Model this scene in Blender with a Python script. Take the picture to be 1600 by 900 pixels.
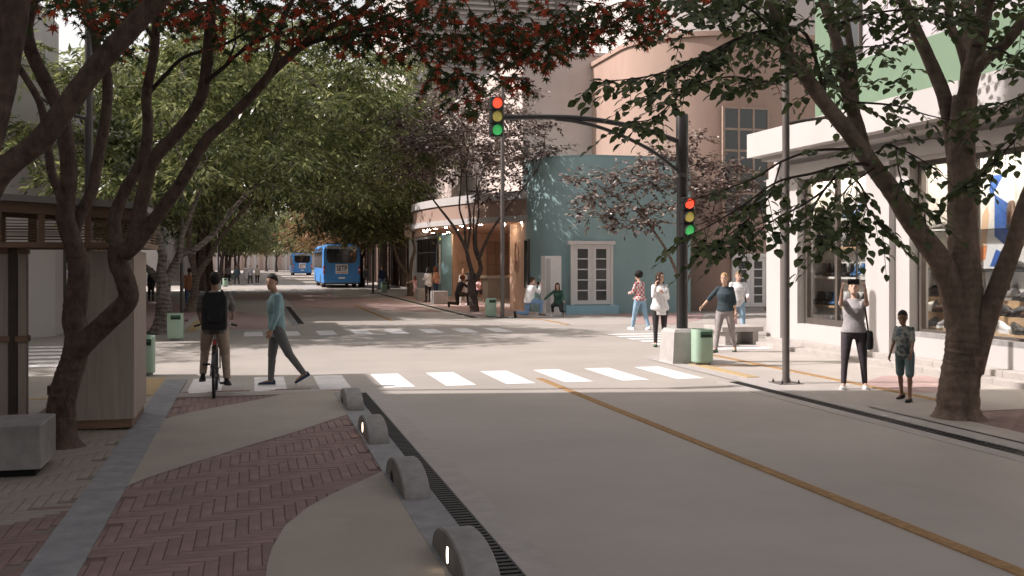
import bpy, bmesh, math, random
import numpy as np
from mathutils import Vector, Matrix, Euler
for o in list(bpy.data.objects):
    bpy.data.objects.remove(o)
R = math.radians
rnd = random.Random(7)
nr = np.random.default_rng(11)
scene = bpy.context.scene
COL = scene.collection

# ---------------------------------------------------------------- camera
YAW = math.atan(405 / 1600)
SN, CS = math.sin(YAW), math.cos(YAW)
EYE = 2.0
cam_data = bpy.data.cameras.new('camera')
cam_data.sensor_width = 36
cam_data.lens = 36
cam_data.shift_y = -0.025
cam_data.clip_start = 0.1
cam_data.clip_end = 6000
cam = bpy.data.objects.new('camera', cam_data)
COL.objects.link(cam)
cam.location = (0, 0, EYE)
cam.rotation_euler = (R(90), 0, -YAW)
scene.camera = cam

# ---------------------------------------------------------------- light
SUN_EL = R(43)
SUN_AZ = R(11)          # the sun stands over the left side of the street, a little ahead
world = bpy.data.worlds.new('World')
scene.world = world
world.use_nodes = True
wn = world.node_tree
bg = wn.nodes['Background']
sky = wn.nodes.new('ShaderNodeTexSky')
sky.sky_type = 'NISHITA'
sky.sun_disc = False
sky.sun_elevation = SUN_EL
sky.sun_rotation = R(-90) + SUN_AZ
sky.air_density = 1.0
sky.dust_density = 2.5
sky.ozone_density = 1.0
hs = wn.nodes.new('ShaderNodeHueSaturation')       # a milky, hazy sky: paler than the clear-air model
hs.inputs['Saturation'].default_value = 0.42
wn.links.new(sky.outputs[0], hs.inputs['Color'])
wm = wn.nodes.new('ShaderNodeMix')
wm.data_type = 'RGBA'
wm.blend_type = 'MULTIPLY'
wm.inputs[0].default_value = 1.0
wm.inputs[7].default_value = (1.0, 0.90, 0.80, 1)
wn.links.new(hs.outputs[0], wm.inputs[6])
wn.links.new(wm.outputs[2], bg.inputs[0])
bg.inputs[1].default_value = 0.15
sd = bpy.data.lights.new('sun', 'SUN')
sd.energy = 3.6
sd.angle = R(0.6)
sd.color = (1.0, 0.918, 0.89)
sun = bpy.data.objects.new('sun', sd)
COL.objects.link(sun)
src = Vector((-math.cos(SUN_AZ) * math.cos(SUN_EL), math.sin(SUN_AZ) * math.cos(SUN_EL), math.sin(SUN_EL)))
sun.rotation_euler = src.to_track_quat('Z', 'Y').to_euler()
sun.location = src * 60
vs = scene.view_settings
scene.display_settings.display_device = 'sRGB'
vs.view_transform = 'Standard'
vs.look = 'None'
vs.gamma = 1
vs.exposure = 0.75
scene.cycles.max_bounces = 8
scene.cycles.diffuse_bounces = 4
scene.cycles.transparent_max_bounces = 12
scene.cycles.caustics_reflective = False
scene.cycles.caustics_refractive = False


# ---------------------------------------------------------------- survey: a pixel of the photograph at a distance -> a place
def P(px, py, d):
    xc = (px - 800) / 1600
    return Vector((d * (SN + CS * xc), d * (CS - SN * xc), EYE + d * (410 - py) / 1600))


def G(px, py):
    v = P(px, py, EYE * 1600 / (py - 410))
    v.z = 0
    return v


def PX(px, py, X):
    return P(px, py, X / (SN + CS * (px - 800) / 1600))


def PYY(px, py, Y):
    return P(px, py, Y / (CS - SN * (px - 800) / 1600))


# ---------------------------------------------------------------- materials
def mat(name, col, rough=0.7, var=0.0, scale=4.0, bump=0.0, bscale=None, metal=0.0, spec=0.5, col2=None, stretch=None,
        emit=None, estr=0.0, detail=6):
    m = bpy.data.materials.new(name)
    m.use_nodes = True
    nt = m.node_tree
    b = nt.nodes['Principled BSDF']
    b.inputs['Roughness'].default_value = rough
    b.inputs['Metallic'].default_value = metal
    b.inputs['Specular IOR Level'].default_value = spec
    c = (col[0], col[1], col[2], 1)
    b.inputs['Base Color'].default_value = c
    if var > 0 or bump > 0 or col2:
        tc = nt.nodes.new('ShaderNodeTexCoord')
        mp = nt.nodes.new('ShaderNodeMapping')
        nt.links.new(tc.outputs['Object'], mp.inputs[0])
        if stretch:
            mp.inputs['Scale'].default_value = stretch
        n = nt.nodes.new('ShaderNodeTexNoise')
        n.inputs['Scale'].default_value = scale
        n.inputs['Detail'].default_value = detail
        n.inputs['Roughness'].default_value = 0.62
        nt.links.new(mp.outputs[0], n.inputs[0])
        rp = nt.nodes.new('ShaderNodeValToRGB')
        rp.color_ramp.elements[0].position = 0.32
        rp.color_ramp.elements[1].position = 0.70
        lo = [x * (1 - var) for x in col[:3]]
        hi = list(col2) if col2 else [min(1, x * (1 + var)) for x in col[:3]]
        rp.color_ramp.elements[0].color = (*lo, 1)
        rp.color_ramp.elements[1].color = (*hi, 1)
        nt.links.new(n.outputs[0], rp.inputs[0])
        nt.links.new(rp.outputs[0], b.inputs['Base Color'])
        if bump > 0:
            n2 = nt.nodes.new('ShaderNodeTexNoise')
            n2.inputs['Scale'].default_value = bscale or scale * 6
            n2.inputs['Detail'].default_value = 5
            nt.links.new(mp.outputs[0], n2.inputs[0])
            bp = nt.nodes.new('ShaderNodeBump')
            bp.inputs['Strength'].default_value = bump
            bp.inputs['Distance'].default_value = 0.02
            nt.links.new(n2.outputs[0], bp.inputs['Height'])
            nt.links.new(bp.outputs[0], b.inputs['Normal'])
    if emit:
        b.inputs['Emission Color'].default_value = (*emit, 1)
        b.inputs['Emission Strength'].default_value = estr
    return m


def leaf_mat(name, stops, trans=0.35, rough=0.45, spec=0.5):
    m = bpy.data.materials.new(name)
    m.use_nodes = True
    nt = m.node_tree
    b = nt.nodes['Principled BSDF']
    out = nt.nodes['Material Output']
    g = nt.nodes.new('ShaderNodeNewGeometry')
    oi = nt.nodes.new('ShaderNodeObjectInfo')
    ad = nt.nodes.new('ShaderNodeMath')
    ad.operation = 'ADD'
    fr = nt.nodes.new('ShaderNodeMath')
    fr.operation = 'FRACT'
    nt.links.new(g.outputs['Random Per Island'], ad.inputs[0])
    nt.links.new(oi.outputs['Random'], ad.inputs[1])
    nt.links.new(ad.outputs[0], fr.inputs[0])
    rp = nt.nodes.new('ShaderNodeValToRGB')
    e = rp.color_ramp.elements
    while len(e) < len(stops):
        e.new(0.5)
    for k, (p, c) in enumerate(stops):
        e[k].position = p
        e[k].color = (*c, 1)
    nt.links.new(fr.outputs[0], rp.inputs[0])
    nt.links.new(rp.outputs[0], b.inputs['Base Color'])
    b.inputs['Roughness'].default_value = rough
    b.inputs['Specular IOR Level'].default_value = spec
    tr = nt.nodes.new('ShaderNodeBsdfTranslucent')
    nt.links.new(rp.outputs[0], tr.inputs[0])
    mx = nt.nodes.new('ShaderNodeMixShader')
    mx.inputs[0].default_value = trans
    nt.links.new(b.outputs[0], mx.inputs[1])
    nt.links.new(tr.outputs[0], mx.inputs[2])
    nt.links.new(mx.outputs[0], out.inputs[0])
    return m


def glass_mat(name, tint=(0.9, 0.93, 0.94), mixf=0.12, rough=0.02):
    m = bpy.data.materials.new(name)
    m.use_nodes = True
    nt = m.node_tree
    out = nt.nodes['Material Output']
    nt.nodes.remove(nt.nodes['Principled BSDF'])
    t = nt.nodes.new('ShaderNodeBsdfTransparent')
    t.inputs[0].default_value = (*tint, 1)
    gl = nt.nodes.new('ShaderNodeBsdfGlossy')
    gl.inputs['Roughness'].default_value = rough
    lw = nt.nodes.new('ShaderNodeLayerWeight')
    lw.inputs[0].default_value = 0.35
    mu = nt.nodes.new('ShaderNodeMath')
    mu.operation = 'MULTIPLY_ADD'
    mu.inputs[1].default_value = 0.22
    mu.inputs[2].default_value = mixf
    mu.use_clamp = True
    nt.links.new(lw.outputs['Facing'], mu.inputs[0])
    mx = nt.nodes.new('ShaderNodeMixShader')
    nt.links.new(mu.outputs[0], mx.inputs[0])
    nt.links.new(t.outputs[0], mx.inputs[1])
    nt.links.new(gl.outputs[0], mx.inputs[2])
    nt.links.new(mx.outputs[0], out.inputs[0])
    return m


def bark_mat(name, a, b_, scale=9, band=0.22):
    m = mat(name, a, 0.9, 0.0, scale, 0.0)
    nt = m.node_tree
    b = nt.nodes['Principled BSDF']
    tc = nt.nodes.new('ShaderNodeTexCoord')
    mp = nt.nodes.new('ShaderNodeMapping')
    mp.inputs['Scale'].default_value = (1, 1, 0.45)
    nt.links.new(tc.outputs['Object'], mp.inputs[0])
    n = nt.nodes.new('ShaderNodeTexNoise')
    n.inputs['Scale'].default_value = scale
    n.inputs['Detail'].default_value = 8
    n.inputs['Roughness'].default_value = 0.7
    nt.links.new(mp.outputs[0], n.inputs[0])
    w = nt.nodes.new('ShaderNodeTexWave')
    w.bands_direction = 'Z'
    w.inputs['Scale'].default_value = 2.6
    w.inputs['Distortion'].default_value = 9
    w.inputs['Detail'].default_value = 3
    nt.links.new(tc.outputs['Object'], w.inputs[0])
    n3 = nt.nodes.new('ShaderNodeTexNoise')
    n3.inputs['Scale'].default_value = scale * .22
    n3.inputs['Detail'].default_value = 3
    nt.links.new(tc.outputs['Object'], n3.inputs[0])
    m0 = nt.nodes.new('ShaderNodeMath')
    m0.operation = 'MULTIPLY_ADD'
    m0.inputs[1].default_value = 0.35
    nt.links.new(n3.outputs[0], m0.inputs[0])
    nt.links.new(n.outputs[0], m0.inputs[2])
    m9 = nt.nodes.new('ShaderNodeMath')
    m9.operation = 'ADD'
    m9.inputs[1].default_value = -0.17
    nt.links.new(m0.outputs[0], m9.inputs[0])
    mm = nt.nodes.new('ShaderNodeMath')
    mm.operation = 'MULTIPLY_ADD'
    mm.inputs[1].default_value = band
    nt.links.new(w.outputs[1], mm.inputs[0])
    nt.links.new(m9.outputs[0], mm.inputs[2])
    rp = nt.nodes.new('ShaderNodeValToRGB')
    rp.color_ramp.elements[0].position = 0.30 + band * .45
    rp.color_ramp.elements[1].position = 0.66 + band
    rp.color_ramp.elements[0].color = (*a, 1)
    rp.color_ramp.elements[1].color = (*b_, 1)
    nt.links.new(mm.outputs[0], rp.inputs[0])
    nt.links.new(rp.outputs[0], b.inputs['Base Color'])
    bp = nt.nodes.new('ShaderNodeBump')
    bp.inputs['Strength'].default_value = 0.9
    bp.inputs['Distance'].default_value = 0.05
    nt.links.new(mm.outputs[0], bp.inputs['Height'])
    nt.links.new(bp.outputs[0], b.inputs['Normal'])
    return m


def pattern_mat(name, kind, a, b_, scale=20, rough=0.85):
    """printed or woven cloth: stripes, checks, flowers"""
    m = mat(name, a, rough)
    nt = m.node_tree
    b = nt.nodes['Principled BSDF']
    tc = nt.nodes.new('ShaderNodeTexCoord')
    if kind == 'stripes':
        t = nt.nodes.new('ShaderNodeTexWave')
        t.bands_direction = 'Z'
        t.inputs['Scale'].default_value = scale
        t.inputs['Distortion'].default_value = 0.6
        outp = t.outputs[1]
    elif kind == 'flowers':
        t = nt.nodes.new('ShaderNodeTexNoise')
        t.inputs['Scale'].default_value = scale
        t.inputs['Detail'].default_value = 2
        outp = t.outputs[0]
    else:
        t = nt.nodes.new('ShaderNodeTexChecker')
        t.inputs['Scale'].default_value = scale
        outp = t.outputs[1]
    nt.links.new(tc.outputs['Object'], t.inputs[0])
    rp = nt.nodes.new('ShaderNodeValToRGB')
    lim = 0.5 if kind != 'stripes' else 0.72
    rp.color_ramp.elements[0].position = lim - 0.06
    rp.color_ramp.elements[1].position = lim + 0.06
    rp.color_ramp.elements[0].color = (*a, 1)
    rp.color_ramp.elements[1].color = (*b_, 1)
    nt.links.new(outp, rp.inputs[0])
    nt.links.new(rp.outputs[0], b.inputs['Base Color'])
    return m


M = {}
M['road'] = mat('road_concrete', (0.37, 0.338, 0.308), 0.6, 0.11, 0.45, 0.14, 80, detail=14)
M['ground'] = mat('ground_concrete', (0.36, 0.33, 0.30), 0.85, 0.1, 0.3)
M['beige'] = mat('beige_concrete', (0.345, 0.308, 0.262), 0.8, 0.10, 1.0, 0.16, 70, detail=12)
M['pave'] = mat('pale_pavement', (0.385, 0.352, 0.325), 0.8, 0.09, 1.1, 0.12, 60)
M['brick'] = mat('clay_paver', (0.245, 0.168, 0.150), 0.85, 0.2, 7, 0.35, 45, stretch=(1, 0.35, 1))
M['brick2'] = mat('clay_paver_dark', (0.215, 0.146, 0.130), 0.85, 0.2, 6, 0.35, 45, stretch=(1, 0.35, 1))
M['beigebrick'] = mat('beige_paver', (0.285, 0.25, 0.21), 0.85, 0.12, 6, 0.3, 45)
M['joint'] = mat('paver_joint', (0.145, 0.100, 0.088), 0.95, 0.2, 8)
M['joint2'] = mat('beige_paver_joint', (0.185, 0.16, 0.135), 0.95, 0.2, 8)
M['pink'] = mat('pink_pavement', (0.36, 0.255, 0.24), 0.85, 0.12, 2, 0.1, 60)
M['kerb'] = mat('blue_grey_kerb', (0.25, 0.255, 0.262), 0.8, 0.2, 5, 0.2, 50)
M['kerb_light'] = mat('pale_kerb', (0.385, 0.36, 0.342), 0.8, 0.1, 5, 0.15, 50)
M['white_paint'] = mat('white_road_paint', (0.74, 0.725, 0.715), 0.7, 0.13, 3.5, 0.12, 80, detail=12)
M['yellow'] = mat('ochre_line', (0.335, 0.205, 0.092), 0.9, 0.28, 14, 0.8, 70)
M['tactile'] = mat('yellow_tactile', (0.43, 0.315, 0.165), 0.85, 0.12, 10, 0.5, 90)
M['concrete'] = mat('concrete', (0.255, 0.25, 0.245), 0.85, 0.28, 3.5, 0.2, 30)
M['concrete_light'] = mat('light_concrete', (0.40, 0.38, 0.365), 0.85, 0.13, 3.5, 0.15, 30)
M['arch'] = mat('separator_concrete', (0.27, 0.262, 0.252), 0.8, 0.2, 6, 0.2, 40)
M['iron'] = mat('cast_iron', (0.022, 0.02, 0.019), 0.55, 0.2, 12)
M['void'] = mat('drain_dark', (0.008, 0.008, 0.008), 0.95)
M['pole'] = mat('dark_pole_paint', (0.06, 0.055, 0.052), 0.42, 0.12, 8)
M['pole2'] = mat('grey_brown_pole_paint', (0.115, 0.10, 0.092), 0.5, 0.12, 8)
M['gloss_black'] = mat('black_enamel', (0.022, 0.021, 0.021), 0.3)
M['wood_pale'] = mat('pale_oak_panel', (0.335, 0.283, 0.243), 0.6, 0.14, 5, 0.12, 40, stretch=(6, 6, 0.35))
M['wood_brown'] = mat('brown_timber', (0.20, 0.125, 0.078), 0.65, 0.2, 6, 0.15, 40, stretch=(0.4, 4, 4))
M['wood_dark'] = mat('dark_timber', (0.052, 0.034, 0.026), 0.65, 0.2, 6)
M['grey_metal'] = mat('grey_roof_metal', (0.235, 0.225, 0.215), 0.5, 0.1, 5)
M['mint'] = mat('mint_green_enamel', (0.32, 0.445, 0.345), 0.4, 0.06, 5)
M['mint_dark'] = mat('dark_green_enamel', (0.03, 0.11, 0.06), 0.5)
M['white_wall'] = mat('white_render', (0.46, 0.44, 0.43), 0.85, 0.055, 1.0, 0.08, 40, stretch=(1, 1, .3), detail=9)
M['white_wall2'] = mat('off_white_render', (0.45, 0.43, 0.42), 0.85, 0.06, 1.2, 0.06, 40)
M['grey_wall'] = mat('grey_render', (0.40, 0.38, 0.37), 0.85, 0.07, 1.2)
M['lilac'] = mat('lilac_grey_cladding', (0.42, 0.395, 0.415), 0.6, 0.04, 3)
M['green_wall'] = mat('sage_green_render', (0.135, 0.205, 0.135), 0.75, 0.05, 2)
M['stone'] = mat('plinth_stone', (0.385, 0.355, 0.335), 0.85, 0.1, 5, 0.15, 40)
M['blue_wall'] = mat('teal_blue_render', (0.285, 0.42, 0.43), 0.8, 0.10, .9, 0.08, 40, stretch=(1, 1, .3), detail=9)
M['blue_light'] = mat('light_blue_render', (0.33, 0.55, 0.64), 0.8, 0.04, 2)
M['peach'] = mat('peach_render', (0.62, 0.42, 0.32), 0.8, 0.05, 1.5, 0.05, 40)
M['brown_wall'] = mat('dusty_brown_render', (0.345, 0.24, 0.196), 0.8, 0.10, .8, 0.08, 40, stretch=(1, 1, .3), detail=9)
M['pinkgrey'] = mat('pink_grey_render', (0.53, 0.45, 0.42), 0.85, 0.07, .7)
M['frame_brown'] = mat('brown_window_frame', (0.09, 0.075, 0.065), 0.45, 0.1, 6)
M['frame_tan'] = mat('tan_window_frame', (0.34, 0.25, 0.20), 0.6, 0.1, 6)
M['frame_white'] = mat('white_door_paint', (0.70, 0.675, 0.66), 0.5, 0.04, 4)
M['dark_room'] = mat('dark_interior', (0.035, 0.03, 0.028), 0.9)
M['interior'] = mat('shop_interior_white', (0.78, 0.75, 0.71), 0.8, 0.03, 2)
M['tan'] = mat('tan_display_wood', (0.52, 0.35, 0.20), 0.6, 0.12, 6, stretch=(3, 0.5, 3))
M['fin'] = mat('brown_fin', (0.15, 0.10, 0.08), 0.6, 0.15, 4)
M['louvre'] = mat('taupe_louvre', (0.30, 0.265, 0.25), 0.6, 0.08, 4)
M['glass'] = glass_mat('clear_glass', (0.94, 0.95, 0.95), 0.07)
M['glass_dark'] = glass_mat('grey_glass', (0.45, 0.47, 0.48), 0.16)
M['win_dark'] = mat('window_glass', (0.03, 0.033, 0.036), 0.08, spec=0.7)
M['lamp_warm'] = mat('warm_lamp', (1, 0.9, 0.8), 0.5, emit=(1.0, 0.80, 0.58), estr=110)
M['lamp_soft'] = mat('warm_slot_lamp', (1, 0.9, 0.8), 0.5, emit=(1.0, 0.80, 0.62), estr=5)
M['sig_red'] = mat('red_signal_lens', (0.8, 0.06, 0.03), 0.3, emit=(1, 0.10, 0.045), estr=0.65)
M['sig_amber'] = mat('amber_signal_lens', (0.62, 0.52, 0.13), 0.35, emit=(0.9, 0.75, 0.2), estr=0.12)
M['sig_green'] = mat('green_signal_lens', (0.07, 0.50, 0.13), 0.35, emit=(0.1, 0.75, 0.2), estr=0.22)
M['bus_blue'] = mat('bus_blue_paint', (0.06, 0.26, 0.64), 0.28, 0.03, 3)
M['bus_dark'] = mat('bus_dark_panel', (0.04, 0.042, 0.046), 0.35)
M['bus_glass'] = mat('bus_glass', (0.015, 0.016, 0.018), 0.06, spec=0.8)
M['rubber'] = mat('black_rubber', (0.02, 0.02, 0.02), 0.85)
M['red_lens'] = mat('red_lamp_lens', (0.40, 0.03, 0.03), 0.3)
M['silver'] = mat('brushed_metal', (0.45, 0.45, 0.46), 0.35, metal=0.9)
M['white'] = mat('white_plastic', (0.8, 0.8, 0.8), 0.5)
M['ink'] = mat('navy_ink', (0.012, 0.03, 0.075), 0.6)
M['red_ink'] = mat('red_ink', (0.6, 0.08, 0.06), 0.6)
M['bark_left'] = bark_mat('brown_bark', (0.042, 0.028, 0.021), (0.16, 0.108, 0.082), 13, 0.05)
M['bark_right'] = bark_mat('grey_brown_bark', (0.095, 0.068, 0.052), (0.26, 0.195, 0.152), 7, 0.06)
M['bark_grey'] = bark_mat('grey_bark', (0.06, 0.05, 0.043), (0.26, 0.225, 0.195), 9)
M['bark_pale'] = bark_mat('pale_bark', (0.10, 0.075, 0.06), (0.24, 0.185, 0.15), 9)
M['bark_thin'] = bark_mat('dark_brown_bark', (0.062, 0.046, 0.040), (0.14, 0.105, 0.09), 12)
M['twig'] = mat('dark_twig', (0.035, 0.025, 0.020), 0.9)
M['leaf_green'] = leaf_mat('feathery_green_leaf', [(0, (0.038, 0.060, 0.018)), (0.5, (0.145, 0.172, 0.055)), (1, (0.38, 0.40, 0.17))], 0.3, 0.32, 0.65)  # dark stop paints shade deep in the crown, pale stop paints highlights
M['leaf_brown'] = leaf_mat('russet_leaf', [(0, (0.08, 0.055, 0.025)), (0.5, (0.24, 0.12, 0.05)), (1, (0.30, 0.19, 0.08))], 0.3, 0.45)
M['leaf_oval'] = leaf_mat('oval_dark_leaf', [(0, (0.048, 0.074, 0.030)), (0.6, (0.092, 0.126, 0.050)), (1, (0.16, 0.19, 0.082))], 0.4, 0.5, 0.4)
M['leaf_maple'] = leaf_mat('maple_leaf', [(0, (0.035, 0.062, 0.022)), (0.66, (0.070, 0.105, 0.034)), (0.71, (0.34, 0.060, 0.028)), (1, (0.68, 0.12, 0.055))], 0.5, 0.5, 0.4)
M['leaf_plum'] = leaf_mat('plum_leaf', [(0, (0.065, 0.04, 0.038)), (0.4, (0.13, 0.082, 0.072)), (0.62, (0.12, 0.10, 0.065)), (1, (0.58, 0.47, 0.43))], 0.34, 0.33, 0.7)  # palest stop colours sunlit glints into some of the leaves


# ---------------------------------------------------------------- mesh helpers
WLOC = {}


def wloc(o):
    return WLOC.get(o.name, Vector((0, 0, 0))) if o is not None else Vector((0, 0, 0))


class MB:
    def __init__(self):
        self.v, self.f, self.m = [], [], []

    def quad(self, pts, mi=0):
        b = len(self.v)
        self.v += [tuple(p) for p in pts]
        self.f.append(tuple(range(b, b + len(pts))))
        self.m.append(mi)
        return self

    def box(self, x0, x1, y0, y1, z0, z1, mi=0, mtx=None):
        b = len(self.v)
        vv = [Vector((x, y, z)) for z in (z0, z1) for y in (y0, y1) for x in (x0, x1)]
        if mtx is not None:
            vv = [mtx @ p for p in vv]
        self.v += [tuple(p) for p in vv]
        for q in ((0, 2, 3, 1), (4, 5, 7, 6), (0, 1, 5, 4), (2, 6, 7, 3), (0, 4, 6, 2), (1, 3, 7, 5)):
            self.f.append(tuple(b + i for i in q))
            self.m.append(mi)
        return self

    def cbox(self, x0, x1, y0, y1, z0, z1, c, mi=0, mtx=None):
        """box with its vertical edges and its top edges chamfered"""
        pl = lambda a, e: [(x0 + a + e, y0 + e), (x1 - a - e, y0 + e), (x1 - e, y0 + a + e), (x1 - e, y1 - a - e), (x1 - a - e, y1 - e), (x0 + a + e, y1 - e), (x0 + e, y1 - a - e), (x0 + e, y0 + a + e)]
        rings = [[Vector((*p, z0)) for p in pl(c, 0)], [Vector((*p, z1 - c)) for p in pl(c, 0)], [Vector((*p, z1)) for p in pl(c, c)]]
        if mtx is not None:
            rings = [[mtx @ p for p in r] for r in rings]
        return self.loft(rings, mi)

    def loft(self, rings, mi=0, caps=True, closed=True):
        b = len(self.v)
        n = len(rings[0])
        for r in rings:
            self.v += [tuple(p) for p in r]
        for i in range(len(rings) - 1):
            for j in range(n if closed else n - 1):
                k = (j + 1) % n
                self.f.append((b + i * n + j, b + i * n + k, b + (i + 1) * n + k, b + (i + 1) * n + j))
                self.m.append(mi)
        if caps:
            self.f.append(tuple(b + j for j in reversed(range(n))))
            self.f.append(tuple(b + (len(rings) - 1) * n + j for j in range(n)))
            self.m += [mi, mi]
        return self

    def prism(self, poly, z0, z1, mi=0, c=0.0):
        r = [[Vector((p[0], p[1], z)) for p in poly] for z in (z0, z1)]
        return self.loft(r, mi)

    def prism_x(self, poly, x0, x1, mi=0):
        """outline in (y, z), extruded along x"""
        return self.loft([[Vector((x, p[0], p[1])) for p in poly] for x in (x0, x1)], mi)

    def prism_y(self, poly, y0, y1, mi=0):
        return self.loft([[Vector((p[0], y, p[1])) for p in poly] for y in (y1, y0)], mi)

    def tube(self, pts, rad, seg=8, mi=0, jit=0.0, caps=True):
        pts = [Vector(p) for p in pts]
        n = len(pts)
        if not hasattr(rad, '__len__'):
            rad = [rad] * n
        rings = []
        t0 = (pts[1] - pts[0]).normalized()
        up = Vector((0, 0, 1)) if abs(t0.z) < 0.9 else Vector((1, 0, 0))
        a = t0.cross(up).normalized()
        for i in range(n):
            t = (pts[min(i + 1, n - 1)] - pts[max(i - 1, 0)])
            if t.length < 1e-9:
                t = t0
            t = t.normalized()
            a = (a - t * a.dot(t))
            a = a.normalized() if a.length > 1e-6 else t.orthogonal().normalized()
            bb = t.cross(a)
            rr = []
            for j in range(seg):
                w = 2 * math.pi * j / seg
                r = rad[i] * (1 + (rnd.uniform(-jit, jit) if jit else 0))
                rr.append(pts[i] + (a * math.cos(w) + bb * math.sin(w)) * r)
            rings.append(rr)
        return self.loft(rings, mi, caps)

    def lathe(self, prof, seg=16, cx=0, cy=0, mi=0, sx=1, sy=1):
        rings = [[Vector((cx + r * sx * math.cos(2 * math.pi * j / seg), cy + r * sy * math.sin(2 * math.pi * j / seg), z)) for j in range(seg)] for r, z in prof]
        return self.loft(rings, mi)

    def ell(self, c, rx, ry, rz, seg=12, rows=8, mi=0, mtx=None):
        rings = []
        for i in range(rows + 1):
            t = math.pi * (0.02 + 0.96 * i / rows) - math.pi / 2
            ring = [Vector((rx * math.cos(t) * math.cos(2 * math.pi * j / seg), ry * math.cos(t) * math.sin(2 * math.pi * j / seg), rz * math.sin(t))) for j in range(seg)]
            if mtx is not None:
                ring = [mtx @ p for p in ring]
            rings.append([Vector(c) + p for p in ring])
        return self.loft(rings, mi)

    def mesh(self, name, mats, off=None, smooth=False):
        me = bpy.data.meshes.new(name)
        v = self.v if off is None else [(p[0] - off.x, p[1] - off.y, p[2] - off.z) for p in self.v]
        me.from_pydata(v, [], self.f)
        if not isinstance(mats, (list, tuple)):
            mats = [mats]
        for m in mats:
            me.materials.append(M[m] if isinstance(m, str) else m)
        if len(mats) > 1:
            me.polygons.foreach_set('material_index', self.m)
        if smooth:
            me.polygons.foreach_set('use_smooth', [True] * len(me.polygons))
        me.update()
        return me

    def build(self, name, mats, parent=None, smooth=False, world=True, label=None, kind=None):
        me = self.mesh(name, mats, wloc(parent) if (parent is not None and world) else None, smooth)
        if smooth:
            try:
                me.set_sharp_from_angle(angle=R(38))
            except Exception:
                pass
        o = bpy.data.objects.new(name, me)
        COL.objects.link(o)
        if parent is not None:
            o.parent = parent
            if world:
                WLOC[o.name] = wloc(parent)
        if label:
            o['label'] = label
        if kind:
            o['kind'] = kind
        return o


def tag(o, label, cat, group=None, kind=None):
    o['label'] = label
    if cat:
        o['category'] = cat
    if group:
        o['group'] = group
    if kind:
        o['kind'] = kind
    return o


def thing(name, label, cat, loc=(0, 0, 0), rz=0.0, group=None):
    o = bpy.data.objects.new(name, None)
    o.empty_display_size = 0.3
    COL.objects.link(o)
    o.location = loc
    o.rotation_euler = (0, 0, rz)
    WLOC[o.name] = Vector(loc)
    return tag(o, label, cat, group)


def structure(o, label=None):
    o['kind'] = 'structure'
    if label:
        o['label'] = label
    return o


KIDS = {}


def copy_tree(o, parent=None):
    c = o.copy()
    COL.objects.link(c)
    if parent is not None:
        c.parent = parent
    for ch in [k for k in bpy.data.objects if k.parent == o]:
        copy_tree(ch, c)
    return c


def put(src_o, label, loc, rz=0.0, first=None, group=None):
    """the first call moves the source itself, later calls copy it"""
    if first is not None and not first.get('used'):
        first['used'] = True
        o = src_o
    else:
        o = copy_tree(src_o)
    o.location = loc
    o.rotation_euler = (0, 0, rz)
    o['label'] = label
    if group:
        o['group'] = group
    return o


def piece(name, me, parent, loc=(0, 0, 0), rot=None, scale=None):
    o = bpy.data.objects.new(name, me)
    COL.objects.link(o)
    if parent is not None:
        o.parent = parent
    o.location = loc
    if rot is not None:
        o.rotation_euler = rot
    if scale is not None:
        o.scale = scale
    return o


def arc(cx, cy, r, a0, a1, n=12):
    return [(cx + r * math.cos(R(a0 + (a1 - a0) * i / n)), cy + r * math.sin(R(a0 + (a1 - a0) * i / n))) for i in range(n + 1)]


def smooth_path(pts, k=4):
    """Catmull-Rom through the points"""
    pts = [Vector(p) for p in pts]
    out = []
    n = len(pts)
    for i in range(n - 1):
        p0, p1, p2, p3 = pts[max(i - 1, 0)], pts[i], pts[i + 1], pts[min(i + 2, n - 1)]
        for j in range(k):
            t = j / k
            out.append(0.5 * ((2 * p1) + (p2 - p0) * t + (2 * p0 - 5 * p1 + 4 * p2 - p3) * t * t + (3 * p1 - p0 - 3 * p2 + p3) * t ** 3))
    out.append(pts[-1])
    return out


def inside(x, y, poly):
    c = False
    j = len(poly) - 1
    for i in range(len(poly)):
        xi, yi = poly[i][0], poly[i][1]
        xj, yj = poly[j][0], poly[j][1]
        if (yi > y) != (yj > y) and x < (xj - xi) * (y - yi) / (yj - yi) + xi:
            c = not c
        j = i
    return c


ORD = ['first', 'second', 'third', 'fourth', 'fifth', 'sixth', 'seventh', 'eighth', 'ninth', 'tenth', 'eleventh', 'twelfth', 'thirteenth', 'fourteenth', 'fifteenth', 'sixteenth', 'seventeenth', 'eighteenth', 'nineteenth', 'twentieth']


# ================================================================ GROUND
def flat(name, poly, z, m, parent=None, t=0.0):
    mb = MB()
    if t > 0:
        mb.prism(poly, z - t, z)
    else:
        mb.quad([(p[0], p[1], z) for p in poly])
    return mb.build(name, m, parent)


def rect(x0, x1, y0, y1):
    return [(x0, y0), (x1, y0), (x1, y1), (x0, y1)]


gr = MB()
gr.quad([(-900, -700, -0.14), (900, -700, -0.14), (900, 2200, -0.14), (-900, 2200, -0.14)])
structure(gr.build('ground', 'ground'))

rb = MB()
for (x0, x1, y0, y1) in ((1.68, 7.69, -25, 15.75), (-60, 60, 15.75, 34.0), (-60, 60, 34.0, 400)):
    rb.quad([(x0, y0, 0), (x1, y0, 0), (x1, y1, 0), (x0, y1, 0)])
road = structure(rb.build('road', 'road'))

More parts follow.
